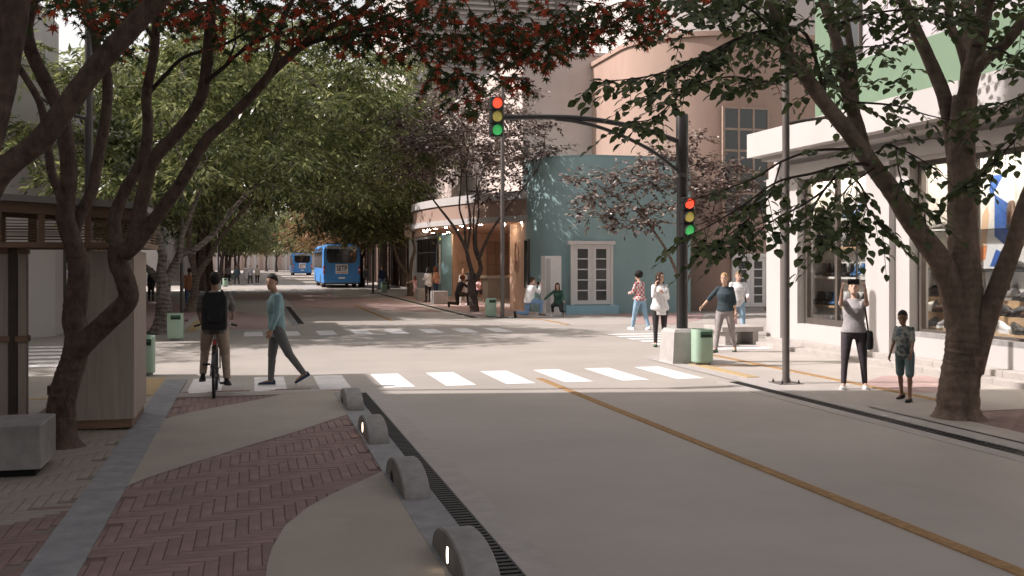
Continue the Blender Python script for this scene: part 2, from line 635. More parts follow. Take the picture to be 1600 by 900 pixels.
# pavements (flush with the carriageway, edged by kerb strips and drains)
left_pave = structure(flat('pavement', [(-40, -25), (1.19, -25), (1.19, 16.05), (-1.08, 16.05), (-1.08, 18.0)] + arc(-2.58, 18.0, 1.5, 0, 90, 8) + [(-40, 19.5)], 0.004, 'beige'))
right_edge = [(8.2, -25), (40, -25), (40, 20.9), (9.6, 20.9)] + arc(9.6, 19.5, 1.4, 90, 180, 8)
right_pave = structure(flat('pavement', right_edge, 0.004, 'pave'))
far_right = structure(flat('pavement', [(8.0, 74), (8.0, 33.2)] + arc(10.2, 33.2, 2.2, 180, 270, 10) + [(40, 31.0), (40, 74)], 0.004, 'pave'))
far_left = structure(flat('pavement', rect(-40, 1.35, 30.6, 74), 0.004, 'pave'))
for n_, r_ in (('pavement', rect(-40, 1.3, 93, 250)), ('pavement', rect(8.0, 40, 95, 250))):
    structure(flat(n_, r_, 0.004, 'pave'))

# ---- coloured patches
W2 = lambda L: [(G(a, b).x, G(a, b).y) for a, b in L]
P1 = W2([(172, 775), (205, 715), (236, 662), (300, 646), (400, 627), (440, 618.5)]) + [(1.3, 16.04)] + W2([(548, 648), (470, 675), (380, 702), (300, 727), (225, 752)])
P2p = W2([(412, 985), (414, 930), (417, 890), (424, 862), (445, 826), (480, 797), (520, 775), (560, 757), (599, 739)]) + [(1.3, 9.6), (1.3, 5.0)]
structure(flat('bike_lane_patch', P1, 0.0215, 'beige'))
structure(flat('bike_lane_patch', P2p, 0.0215, 'beige'))
structure(flat('pavement_patch', rect(-3.6, -1.42, 12.7, 16.0), 0.0085, 'beige'))
structure(flat('pavement_patch', W2([(300, 470), (300, 458), (520, 456.5), (520, 466)]), 0.0085, 'pink'))
structure(flat('pavement_patch', [(8.1, 36)] + [(8.1, 60), (11.0, 60), (11.2, 41), (10.6, 38)], 0.0085, 'pink'))
structure(flat('pavement_patch', W2([(985, 506), (1000, 497), (930, 491), (880, 489), (1100, 489), (1096, 500), (1050, 507)]), 0.0085, 'pink'))
structure(flat('pavement_patch', W2([(1340, 600), (1380, 588), (1450, 588), (1520, 603), (1480, 615), (1400, 612)]), 0.0085, 'pink'))
structure(flat('pavement_patch', [(-1.4, 31.5), (1.0, 31.5), (1.0, 37), (-0.2, 42), (-1.4, 45)], 0.0085, 'pink'))
structure(flat('pavement_patch', [(-5.5, 32), (-2.1, 32), (-2.1, 50), (-5.5, 56)], 0.0085, 'pink'))
structure(flat('road_patch', [(1.8, 47), (7.4, 40), (7.4, 55), (1.8, 64)], 0.004, 'pink'))

# ---- clay and beige pavers, laid as alternating blocks, each paver its own piece
BW, BL = 0.092, 0.46


def paver_mesh(name, w, l, m):
    g, c = 0.0030, 0.004
    mb = MB()
    x, y = w / 2 - g, l / 2 - g
    mb.loft([[Vector((sx * (x - e), sy * (y - e), z)) for sx, sy in ((-1, -1), (1, -1), (1, 1), (-1, 1))] for z, e in ((0.0, 0), (0.0095, 0), (0.0125, c))])
    return mb.mesh(name, m)


PM = {k: paver_mesh('paver', BW, BL, k) for k in ('brick', 'brick2', 'beigebrick')}


def paver_field(parent, x0, x1, y0, y1, keep, matf, rest_mat, limit=290):
    cells = []
    W_, n_ = BL / 5, 5                       # herringbone, five to one
    for yy in range(-6, int((y1 - y0) / W_) + 6):
        for xx in range(-6, int((x1 - x0) / W_) + 6):
            t_ = (xx - yy) % (2 * n_)
            if t_ == 0:
                cells.append((x0 + (xx + n_ / 2) * W_, y0 + (yy + .5) * W_, math.pi / 2))
            elif t_ == n_:
                cells.append((x0 + (xx + .5) * W_, y0 + (yy + 1 - n_ / 2) * W_, 0.0))
    cells = [c for c in cells if keep(c[0], c[1])]
    cells.sort(key=lambda c: c[1])
    rest = MB()
    for n, (x, y, r) in enumerate(cells):
        z = 0.004 + rnd.uniform(-0.0012, 0.0012)
        if n < limit:
            o = piece('paver', PM[matf(x, y)], parent, (x, y, z), (rnd.uniform(-.004, .004), rnd.uniform(-.004, .004), r + rnd.uniform(-.006, .006)))
        else:
            mt = Matrix.Translation((x, y, 0.004)) @ Matrix.Rotation(r, 4, 'Z')
            rest.box(-BW / 2 + .0045, BW / 2 - .0045, -BL / 2 + .0045, BL / 2 - .0045, 0, z + .0085, 0, mt)
    if rest.v:
        rest.build('paver', rest_mat, parent, kind='stuff')


bed = structure(flat('bike_lane', rect(-1.09, 1.205, 4.4, 16.04), 0.0075, 'joint'))


def shrunk_inside(x, y, poly):
    return all(inside(x + a, y + b, poly) for a, b in ((.24, 0), (-.24, 0), (0, .24), (0, -.24)))


paver_field(bed, -1.32, 1.3, 4.6, 15.95,
            lambda x, y: -1.16 < x < 1.27 and not shrunk_inside(x, y, P1) and not shrunk_inside(x, y, P2p),
            lambda x, y: 'brick' if rnd.random() < .6 else 'brick2', 'brick')
brown_left = W2([(-60, 855), (0, 830), (60, 808), (114, 787), (70, 865), (30, 935), (-120, 935)])
bed2 = structure(flat('paved_walk', rect(-3.6, -1.41, 5.0, 12.7), 0.0075, 'joint2'))
paver_field(bed2, -3.5, -1.3, 5.3, 12.6,
            lambda x, y: x < -1.38 and x > -0.232 * y - 0.35,
            lambda x, y: 'brick2' if inside(x, y, brown_left) else 'beigebrick', 'beigebrick')
bed3 = structure(flat('paved_walk', rect(8.2, 11.7, 6.0, 11.9), 0.0075, 'joint'))
paver_field(bed3, 8.05, 11.9, 8.2, 12.2, lambda x, y: x < 0.875 * y + 0.1 and x > 8.44 and x < 11.6 and y < 11.95,
            lambda x, y: 'brick' if rnd.random() < .6 else 'brick2', 'brick')

structure(flat('pavement_patch', rect(8.2, 11.69, 11.7, 12.5), 0.0222, 'pave'))
structure(flat('kerb_strip', rect(8.2, 8.66, 5.0, 11.7), 0.0222, 'pave'))
structure(flat('pavement_patch', rect(-1.08, 1.19, 15.72, 16.04), 0.0232, 'beige'))
# ---- kerb strips
structure(flat('kerb_strip', rect(-1.42, -1.08, -25, 18.2), 0.0245, 'kerb', t=0.03))
structure(flat('kerb_strip', rect(1.19, 1.50, -25, 15.75), 0.0245, 'kerb', t=0.15))
structure(flat('kerb_strip', rect(1.68, 1.93, -25, 15.75), 0.006, 'kerb_light', t=0.15))
structure(flat('kerb_strip', rect(7.46, 7.69, -25, 15.75), 0.006, 'kerb_light', t=0.15))
structure(flat('kerb_strip', [(7.885, -25), (8.2, -25), (8.2, 19.5)] + list(reversed(arc(9.6, 19.5, 1.4, 90, 180, 8)))[1:] + [(9.6, 21.24)] + arc(9.6, 19.5, 1.715, 90, 180, 8)[1:], 0.010, 'kerb_light'))
structure(flat('kerb_strip', rect(-1.42, -1.08, 30.6, 74), 0.0125, 'kerb'))
structure(flat('kerb_strip', rect(1.2, 1.42, 33, 74), 0.0125, 'kerb'))
structure(flat('kerb_strip', rect(-1.08, 1.19, 16.045, 16.2), 0.0235, 'kerb_light', t=.03))

# ---- painted and tactile lines
rnd.seed(3)
for k in range(9):
    x = -0.73 + k * 1.003
    structure(flat('crosswalk_stripe', rect(x - .25, x + .25, 16.3, 18.35), 0.0042, 'white_paint'))
for k in range(8):
    x = 0.02 + k * 1.0
    structure(flat('crosswalk_stripe', rect(x - .25, x + .25, 28.5, 30.4), 0.0042, 'white_paint'))
for k in range(7):
    y = 21.7 + k * 0.85
    structure(flat('crosswalk_stripe', rect(9.5, 11.9, y - .22, y + .22), 0.0083, 'white_paint'))
for k in range(6):
    y = 21.3 + k * 0.95
    structure(flat('crosswalk_stripe', rect(-5.6, -3.5, y - .25, y + .25), 0.0083, 'white_paint'))
for k in range(12):
    x = -5.2 + k * 1.25
    structure(flat('crosswalk_stripe', rect(x - .32, x + .32, 75.2, 77.4), 0.0083, 'white_paint'))
for k in range(12):
    x = -5.2 + k * 1.25
    structure(flat('crosswalk_stripe', rect(x - .32, x + .32, 91.5, 93.2), 0.0083, 'white_paint'))
structure(flat('stop_line', rect(-6, 8, 97.5, 98.6), 0.0083, 'white_paint'))


def cord(name, pts, w, z, m):
    pts = smooth_path([Vector((p[0], p[1], 0)) for p in pts], 6)
    rows = []
    for i, p in enumerate(pts):
        t = (pts[min(i + 1, len(pts) - 1)] - pts[max(i - 1, 0)]).normalized()
        s = Vector((t.y, -t.x, 0)) * w / 2
        rows.append([p - s + Vector((0, 0, 0.002)), p - s * .85 + Vector((0, 0, z)), p + s * .85 + Vector((0, 0, z)), p + s + Vector((0, 0, 0.002))])
    mb = MB()
    mb.loft(rows, 0, True, True)
    return structure(mb.build(name, m))


cord('yellow_line', [(4.80, -10), (4.80, 0), (4.79, 8), (4.78, 16.95)], 0.14, 0.010, 'yellow')
cord('yellow_line', [(4.62, 35), (4.6, 48)], 0.18, 0.010, 'yellow')
cord('tactile_strip', [(9.62, -10), (9.62, 10), (9.6, 17), (9.58, 20.6)], 0.17, 0.014, 'yellow')
cord('tactile_strip', [(9.78, 31.3), (9.8, 34), (9.5, 36.5), (9.2, 42)], 0.17, 0.014, 'yellow')
cord('tactile_strip', [(8.5, 18.1), (9.5, 18.1)], 0.12, 0.014, 'yellow')
cord('tactile_strip', [(8.42, 16.2), (8.42, 18.4), (8.5, 19.5), (8.85, 20.3)], 0.26, 0.013, 'tactile')
cord('tactile_strip', [(-1.62, 16.2), (-1.62, 18.6)], 0.34, 0.013, 'tactile')
cord('tactile_strip', [(-1.75, 30.8), (-1.75, 36.5)], 0.34, 0.013, 'tactile')
cord('tactile_strip', [(-6.5, 15.4), (-2.2, 16.4)], 0.2, 0.013, 'tactile')

# ---- drain channels
dr = thing('drain_channel', 'dark slotted drain running beside the row of concrete arches', 'drain', (1.59, 4, 0))
tb = MB()
tb.box(1.49, 1.69, 3.0, 15.75, -0.135, -0.11)
tb.build('trough', 'void', dr)
eb = MB()
for x in (1.505, 1.675):
    eb.box(x - .007, x + .007, 3.0, 15.75, -0.10, 0.014)
eb.build('edge_rail', 'iron', dr)
bar = MB()
bar.box(-.078, .078, -.021, .021, -.03, .012)
barm = bar.mesh('bar', 'iron')
n = 0
y = 4.4
while y < 15.7:
    piece('bar', barm, dr, (0, y - 4, 0))
    y += 0.083
dr2 = thing('drain_channel', 'dark drain along the shop pavement past the big tree', 'drain', (7.78, 9, 0))
tb = MB()
tb.box(7.68, 7.88, 3, 15.75, -0.135, -0.11)
tb.build('trough', 'void', dr2)
tb = MB()
y = 5.0
while y < 15.7:
    tb.box(7.70, 7.86, y - .021, y + .021, -.03, .008)
    y += .083
tb.build('bar', 'iron', dr2, kind='stuff')
for lab, x, y0, y1 in (('dark drain line on the far block beside the paved corner cafe', 7.78, 36.2, 66), ('short dark drain line on the far block beyond the walking man', 1.52, 34, 47), ('dark drain line far up the street near the rear bus', 1.5, 60, 73.5)):
    d_ = thing('drain_channel', lab, 'drain', (x, y0, 0))
    MB().box(x - .1, x + .1, y0, y1, 0.0, .0135).build('trough', 'void', d_)  # flat black strip, coloured to stand in for shade down the slot
    b_ = MB()
    yy = y0 + .1
    while yy < y1:
        b_.box(x - .09, x + .09, yy - .03, yy + .03, .0136, .018)
        yy += .3
    b_.build('bar', 'iron', d_, kind='stuff')

# ---- concrete arches between bike lane and carriageway
al = ['concrete arch separator farthest along, by the walking man\'s crossing', 'second farthest concrete arch, with a lit slot lamp', 'unlit concrete arch between two lit ones, at the tip of the brown paving', 'nearest concrete arch, with its slot lamp glowing']
for k, (yc, lit) in enumerate(((14.35, False), (11.75, True), (9.07, False), (6.5, True))):
    t = thing('lane_separator', al[k], 'lane separator', (1.33, yc, 0.02), 0, 'concrete arches along the bike lane')
    o = MB()
    N = 22
    ol = lambda e: [((0.60 - e) * math.cos(math.pi * i / N), (0.225 - e) * math.sin(math.pi * i / N) ** 0.95) for i in range(N + 1)]
    o.loft([[Vector((x, p[0], p[1])) for p in ol(e)] for x, e in ((-.112, .012), (-.10, 0), (.10, 0), (.112, .012))])
    o.build('body', 'arch', t, smooth=True, world=False)
    if lit:
        q = MB()
        q.loft([[Vector((x, -.02 + .03 * s * math.cos(2 * math.pi * i / 16), .10 + .055 * s * math.sin(2 * math.pi * i / 16))) for i in range(16)] for x, s in ((-.105, 1), (-.119, 1), (-.121, .85))])
        q.build('lamp', 'lamp_soft', t, world=False)
        q = MB()
        q.loft([[Vector((x, -.02 + .04 * s * math.cos(2 * math.pi * i / 16), .10 + .066 * s * math.sin(2 * math.pi * i / 16))) for i in range(16)] for x, s in ((-.105, 1), (-.116, 1), (-.1165, .9))])
        q.build('lamp_frame', 'iron', t, world=False)
    else:
        q = MB()
        q.loft([[Vector((x, .16 + .10 * math.cos(math.pi * i / 10), .0 + .10 * math.sin(math.pi * i / 10))) for i in range(11)] for x in (-.105, -.1145)])
        q.build('recess', 'void', t, world=False)  # black plate on the face, its colour stands in for a shaded hollow


# ================================================================ STREET FURNITURE
def make_bin(label):
    t = thing('litter_bin', label, 'litter bin', (0, 0, 0), 0, 'mint green litter bins')

    def ring(rx, ry, z, n=28, e=3.2):
        out = []
        for i in range(n):
            a = 2 * math.pi * (i + .5) / n
            c, s = math.cos(a), math.sin(a)
            r = (abs(c) ** e + abs(s) ** e) ** (-1 / e)
            out.append(Vector((rx * r * c, ry * r * s, z)))
        return out
    b = MB()
    b.loft([ring(.188, .165, .055), ring(.20, .176, .066), ring(.20, .176, .685), ring(.195, .171, .70), ring(.18, .156, .70), ring(.176, .152, .62)])
    b.build('body', 'mint', t, smooth=True, world=False)
    MB().loft([ring(.165, .142, .0), ring(.165, .142, .056)]).build('base', 'grey_metal', t, world=False)
    MB().loft([ring(.178, .154, .64), ring(.178, .154, .672)]).build('lid', 'mint_dark', t, smooth=True, world=False)
    o = MB()
    o.cbox(-.10, .145, -.181, -.16, .545, .655, .004)
    o.build('opening', 'mint_dark', t, world=False)
    o = MB()
    o.box(-.085, .13, -.1835, -.17, .556, .60)
    o.build('flap', 'rubber', t, world=False)
    f = MB()
    f.box(-.03, .03, -.16, -.10, 0, .03)
    fm = f.mesh('foot', 'silver')
    for x in (-.14, .14):
        piece('foot', fm, t, (x, -.005, 0))
    return t


_b = make_bin('mint')
_f = {}
for lab, px, py in (('nearest mint green bin, beside the traffic signal mast block', 1097, 570), ('mint green bin at the foot of the forked plum tree', 767, 496),
                    ('mint green bin below the gnarled tree behind the cyclist', 274, 532), ('mint green bin half hidden behind the wooden shelter panel', 224, 587),
                    ('mint green bin beside the person in navy near the front bus', 600, 457), ('far green bin beyond the leaning pale tree trunk', 352, 448),
                    ('far green bin just behind the cyclist\'s head', 341, 453), ('tiny far green bin near the distant group of walkers', 364, 437)):
    put(_b, lab, G(px, py), rnd.uniform(-.12, .12), _f)


def concrete_block(label, x0, x1, y0, y1, h, m, cat='concrete block', group=None, cham=.012):
    t = thing('concrete_block', label, cat, ((x0 + x1) / 2, (y0 + y1) / 2, 0), 0, group)
    MB().cbox(x0, x1, y0, y1, 0.09 if h < .6 and m == 'concrete' and x0 < 0 else 0, h, cham).build('block', m, t)
    if x0 < 0:
        MB().box(x0 + .06, x1 - .06, y0 + .06, y1 - .06, 0, .09).build('foot', 'void', t)
    return t


concrete_block('grey concrete seat block at the left edge by the tree', -2.75, -1.90, 10.25, 11.0, .50, 'concrete')
g = G(1066, 567)
p_ = G(700, 473)
concrete_block('low concrete seat cube nearer the street, behind the couple', 8.35, 9.05, 48.2, 49.1, .62, 'concrete_light', group='seat cubes on the far pavement')
concrete_block('low concrete seat cube beside the girl in pink', 8.35, 9.0, 53.0, 53.8, .62, 'concrete_light', group='seat cubes on the far pavement')


def lamp_post(label, base, h, r, m, arm=None, plate=True):
    t = thing('lamp_post', label, 'lamp post', base, 0, 'dark lamp posts')
    x, y, z = base
    MB().lathe([(r * 1.08, 0.012), (r * 1.08, .05), (r, .09), (r, h * .5), (r * .8, h)], 14, x, y).build('pole', m, t, smooth=True)
    if plate:
        q = MB()
        q.cbox(x - .21, x + .21, y - .21, y + .21, 0.004, .016, .003)
        q.build('base_plate', m, t)
        bm_ = MB()
        bm_.lathe([(.022, 0), (.022, .02), (.012, .025), (.012, .05)], 6)
        bme = bm_.mesh('bolt', 'iron')
        for a, b in ((-1, -1), (1, -1), (1, 1), (-1, 1)):
            piece('bolt', bme, t, (a * .15, b * .15, .016))
    if arm:
        MB().tube(smooth_path(arm, 4), r * .45, 8).build('arm', m, t, smooth=True)
    hd = MB()
    hd.cbox(x - .18, x + 1.0, y - .11, y + .11, h - .02, h + .08, .03)
    hd.build('lamp_head', 'iron', t)
    return t


b = G(1228, 599)
lamp_post('tall grey brown lamp post in front of the shoe shop corner', b, 8.8, .06, 'pole2', [(b.x, b.y, 4.28), (b.x + .35, b.y, 4.36), (b.x + .75, b.y - .05, 4.42)])
b = G(785, 497)
lamp_post('slim lamp post by the mint bin under the hanging signal', b, 8.6, .075, 'pole2')
b = G(284, 502)
lamp_post('dark lamp post beside the gnarled tree behind the cyclist', b, 8.6, .06, 'pole')
b = Vector((-2.45, 16.9, 0))
lamp_post('dark lamp post rising behind the slatted shelter roof', b, 8.6, .062, 'pole', [(b.x, b.y, 4.2), (b.x - .35, b.y, 4.32), (b.x - .75, b.y, 4.55)])
b = G(583, 459)
lamp_post('dark post beside the far bin near the front bus', b, 8.6, .07, 'pole')
b = G(341, 452)
lamp_post('far dark lamp post behind the cyclist\'s shoulder', b, 8.6, .07, 'pole')


# ---- traffic signal mast
def signal_head(t, x, y, z, s=1.0, yaw=0.0, vis=True):
    """three-lens head facing -y, hung on thing t; returns nothing. centre of the housing at x, y, z"""
    mt = Matrix.Translation((x, y, z)) @ Matrix.Rotation(yaw, 4, 'Z') @ Matrix.Scale(s, 4)
    h = MB()
    for k in (-1, 0, 1):
        h.cbox(-.128, .128, -.08, .10, k * .255 - .124, k * .255 + .124, .022, 0, mt)
    h.box(-.112, .112, -.06, .09, -.37, .37, 0, mt)
    ho = h.build('signal_housing', 'gloss_black', t)
    for k, m_ in ((1, 'sig_red'), (0, 'sig_amber'), (-1, 'sig_green')):
        le = MB()
        rings = []
        for r, d in ((.097, -.078), (.097, -.092), (.075, -.104), (.04, -.111), (.008, -.113)):
            rings.append([mt @ Vector((r * math.cos(2 * math.pi * i / 20), d, k * .255 + r * math.sin(2 * math.pi * i / 20))) for i in range(20)])
        le.loft(rings)
        le.build('lens', m_, ho, smooth=True)
        vz = MB()
        rings = [[], [], [], []]
        for i in range(15):
            a = R(-25 + 230 * i / 14)
            for q, (rr, yy) in enumerate(((.100, -.075), (.100, -.20), (.107, -.20), (.107, -.075))):
                yy2 = yy if yy > -.1 else -.10 - .11 * max(.15, math.sin((a + R(25)) / R(230) * math.pi))
                rings[q].append(mt @ Vector((rr * math.cos(a), yy2, k * .255 + rr * math.sin(a))))
        vz.loft(rings + [rings[0]], 0, False, False)
        vz.build('visor', 'gloss_black', ho)


mast = P(1066, 567, 20.5)
MX, MY = mast.x, 19.04
ms = thing('traffic_signal', 'black mast with a curved double arm carrying traffic lights over the road', 'traffic light', (MX, MY, 0))
MB().lathe([(.113, .55), (.113, 3.75), (.123, 3.77), (.123, 4.93), (.11, 4.97)], 18, MX, MY).build('mast', 'gloss_black', ms, smooth=True)
MB().lathe([(.128, 3.7), (.128, 3.78)], 18, MX, MY).build('collar', 'pole', ms, smooth=True)
hp = PYY(784, 183, MY)
a1 = [PYY(px, py, MY) for px, py in ((1062, 222), (1010, 203), (960, 192), (910, 185), (860, 183), (820, 183), (775, 184))]
MB().tube(smooth_path(a1, 5), .052, 10).build('arm', 'gloss_black', ms, smooth=True)
a2 = [PYY(px, py, MY - .02) for px, py in ((1060, 268), (1025, 240), (985, 218), (940, 200), (900, 190), (868, 186))]
MB().tube(smooth_path(a2, 5), .036, 10).build('brace', 'gloss_black', ms, smooth=True)
sp = PYY(773.5, 184, MY)
signal_head(ms, sp.x, MY - .10, sp.z, 1.0)
sp = PYY(1075, 339, MY - .16)
signal_head(ms, sp.x, MY - .14, sp.z, 1.03)
# foundation block: sloping flanks
fb = thing('concrete_block', 'chamfered pale concrete foot of the traffic signal mast', 'concrete block', (MX, MY, 0))
q = MB()
q.loft([[Vector((MX + a * w + ox, MY + b2 * w2, z)) for a, b2 in ((-1, -1), (1, -1), (1, 1), (-1, 1))] for w, w2, z, ox in ((.36, .36, 0, 0), (.345, .345, .05, 0), (.31, .33, .62, 0), (.27, .29, .68, 0))])
q.build('block', 'concrete_light', fb)

# ---- wooden shelter
sh = thing('wooden_shelter', 'wooden street shelter with slatted eaves and a tall panelled box', 'shelter', (-2.4, 13.4, 0))
MB().cbox(-2.09, -1.37, 12.92, 14.35, .14, 2.13, .004).build('panel_box', 'wood_pale', sh)
MB().box(-2.07, -1.395, 12.945, 14.32, .035, .14).build('plinth', 'wood_brown', sh)
fm = MB().box(-.05, .05, -.05, .05, 0, .036).mesh('foot', 'void')
for x in (-2.0, -1.46):
    for y in (13.1, 13.7, 14.2):
        piece('foot', fm, sh, (x + 2.4, y - 13.4, .0))
for x0, x1, y0, y1 in ((-4.0, -2.765, 13.02, 13.09), (-2.665, -2.57, 13.02, 13.14)):
    MB().cbox(x0, x1, y0, y1, .16, 2.10, .004).build('wall_panel', 'wood_pale', sh)
    MB().box(x0 - .02, x1 + .02, y0 - .03, y1 + .02, 1.07, 1.14).build('rail', 'wood_brown', sh)
    MB().box(x0 - .01, x1 + .01, y0 - .02, y1 + .02, .06, .16).build('sill', 'wood_brown', sh)
    MB().box(x0 - .01, x1 + .015, y0 - .02, y1 + .02, 2.10, 2.168).build('head', 'wood_brown', sh)
MB().box(-2.76, -2.67, 13.0, 13.12, .0, 2.168).build('post', 'wood_dark', sh)
MB().box(-3.40, -3.34, 14.2, 14.3, .0, 2.168).build('post', 'wood_dark', sh)
MB().box(-2.55, -2.08, 14.15, 14.35, .30, .42).build('bench_rail', 'wood_brown', sh)
q = MB()
q.box(-2.57, -2.45, 13.0, 14.9, .06, .14)
q.box(-2.55, -2.08, 14.4, 14.52, .06, .14)
q.build('floor_beam', 'wood_brown', sh)


def roof_z(x):
    return 2.62 - (x + 1.25) * .055


q = MB()
q.loft([[Vector((x, y, roof_z(x) + dz)) for y, dz in ((12.6, 0), (15.0, 0), (15.0, .075), (12.6, .075))] for x in (-5.2, -1.26)])
q.build('roof', 'grey_metal', sh)
for y in (12.72, 14.75):
    q = MB()
    q.loft([[Vector((x, yy, roof_z(x) + dz)) for yy, dz in ((y, -.125), (y + .08, -.125), (y + .08, -.003), (y, -.003))] for x in (-5.1, -1.27)])
    q.build('beam', 'wood_brown', sh)
    MB().box(-5.1, -1.27, y, y + .08, 2.17, 2.235).build('beam', 'wood_brown', sh)
    for x in (-4.4, -3.75, -3.2, -2.84, -2.36, -1.86, -1.33):
        w = .055 if abs(x + 2.84) < .01 else .03
        MB().box(x - w, x + w, y + .012, y + .07, 2.235, roof_z(x) - .125).build('upright', 'wood_brown', sh)
    for k in range(7):
        zz = 2.262 + k * .036
        MB().box(-5.05, -1.30, y + .03, y + .05, zz, zz + .011).build('slat', 'wood_brown', sh)
MB().box(-1.33, -1.25, 12.8, 14.75, 2.17, 2.235).build('beam', 'wood_brown', sh)
for k in range(7):
    zz = 2.262 + k * .036
    MB().box(-1.30, -1.28, 12.8, 14.75, zz, zz + .011).build('slat', 'wood_brown', sh)


# ================================================================ BUILDINGS
def frame_mtx(o, u, n):
    """local x along the wall, y INTO the wall, z up"""
    u = Vector(u).normalized()
    n = Vector(n).normalized()
    return Matrix(((u.x, -n.x, 0, o[0]), (u.y, -n.y, 0, o[1]), (u.z, -n.z, 1, o[2]), (0, 0, 0, 1)))


def window(parent, o, u, n, w, h, cols, rows, fm='frame_white', gm='win_dark', fw=.07, mw=.03, depth=.08, name='window', sill=None, inset=.03):
    """o is the lower start corner on the wall face"""
    mt = frame_mtx(o, u, n)
    mb = MB()
    y0, y1 = -depth, .02
    mb.box(0, fw, y0, y1, 0, h, 0, mt)
    mb.box(w - fw, w, y0, y1, 0, h, 0, mt)
    mb.box(fw, w - fw, y0, y1, 0, fw, 0, mt)
    mb.box(fw, w - fw, y0, y1, h - fw, h, 0, mt)
    cw = (w - 2 * fw - (cols - 1) * mw) / cols
    ch = (h - 2 * fw - (rows - 1) * mw) / rows
    for c in range(1, cols):
        x = fw + c * cw + (c - 1) * mw
        mb.box(x, x + mw, y0 + .012, y1, fw, h - fw, 0, mt)
    for r in range(1, rows):
        z = fw + r * ch + (r - 1) * mw
        for c in range(cols):
            x = fw + c * (cw + mw)
            mb.box(x, x + cw, y0 + .018, y1, z, z + mw, 0, mt)
    f = mb.build(name, fm, parent)
    pme = None
    for c in range(cols):
        for r in range(rows):
            x = fw + c * (cw + mw)
            z = fw + r * (ch + mw)
            q = MB()
            q.box(x, x + cw, y0 + inset, y0 + inset + .008, z, z + ch, 0, mt)
            q.build('pane', gm, f)
    if sill:
        MB().box(-.06, w + .06, -depth - .05, .02, -.07, -.003, 0, mt).build('sill', sill, f)
    return f


def wall_holes(mb, mt, u0, u1, z0, z1, th, holes, mi=0):
    """wall in the local frame mt (x along, y into the wall, z up) with rectangular openings (ua, ub, za, zb)"""
    us = sorted({u0, u1, *[h[0] for h in holes], *[h[1] for h in holes]})
    for a, b in zip(us, us[1:]):
        zs = sorted({z0, z1, *[q for h in holes if h[0] < b - 1e-6 and h[1] > a + 1e-6 for q in h[2:4]]})
        run = None
        for c, d in zip(zs, zs[1:]):
            um, zm = (a + b) / 2, (c + d) / 2
            if any(h[0] < um < h[1] and h[2] < zm < h[3] for h in holes):
                if run:
                    mb.box(a, b, 0, th, run[0], run[1], mi, mt)
                run = None
            else:
                run = (run[0], d) if run else (c, d)
        if run:
            mb.box(a, b, 0, th, run[0], run[1], mi, mt)
    return mb


# ---------------------------------------------------------------- shoe shop (right)
shop = thing('shoe_shop', 'white shoe shop with deep canopy, big display windows and sage green upper band', 'shop', (12.3, 22.6, 0))
SX = 12.3
mt = frame_mtx((SX, 22.6, 0), (0, -1, 0), (-1, 0, 0))       # x runs towards the camera
holes = [(1.1, 3.85, .58, 3.93), (5.3, 10.6, .58, 3.95), (12.2, 17.5, .58, 3.95), (19.5, 25, .58, 3.95)]
q = wall_holes(MB(), mt, 0, 36, 0, 4.47, .42, holes)
q.box(0, .3, .42, 6, 0, 4.47, 0, mt)
q.build('wall', 'white_wall', shop)
for a, b in ((-.12, .55), (4.05, 4.85)):
    MB().box(a, b, -.14, -.003, 0, 4.019, 0, mt).build('pillar', 'white_wall', shop)
MB().box(-.1, 36, -.09, -.004, 4.02, 4.28, 0, mt).build('lintel_band', 'white_wall', shop)
cb = MB()
cb.box(11.45, 18, -14, 22.35, 4.49, 5.05)
cb.build('canopy', 'white_wall', shop)
MB().box(11.75, 12.28, -14, 22.2, 4.40, 4.488).build('soffit_panel', 'grey_wall', shop)
up = MB()
up.box(13.0, 20, -14, 21.9, 5.06, 6.48)
up.build('green_band', 'green_wall', shop)
MB().box(13.0, 13.4, 21.25, 21.9, 6.483, 15).build('green_pier', 'green_wall', shop)
MB().box(13.10, 20, -14, 21.248, 6.483, 15.0).build('cladding', 'lilac', shop)
q = MB()
for i in range(70):
    for j in range(14):
        y = 19.2 - i * .17
        z = 7.0 + j * .42
        q.box(13.085, 13.104, y - .035, y + .035, z, z + .26)
q.build('slot', 'grey_wall', shop, kind='stuff')
window(shop, (13.1, 21.0, 6.7), (0, -1, 0), (-1, 0, 0), .9, 1.5, 1, 1, 'frame_brown', 'win_dark', .05)
# plinth of stone blocks in two steps
ply = 22.5
k = 0
blm = MB().cbox(-.147, .147, -.447, .447, 0, .10, .004).mesh('plinth_block', 'stone')
blm2 = MB().cbox(-.149, .149, -.447, .447, 0, .205, .004).mesh('plinth_block', 'stone')
while ply > 7:
    piece('plinth_block', blm2, shop, (-.15, ply - .445 - 22.6, 0))
    piece('plinth_block', blm, shop, (-.45, ply - .12 - .445 - 22.6, 0))
    ply -= .9
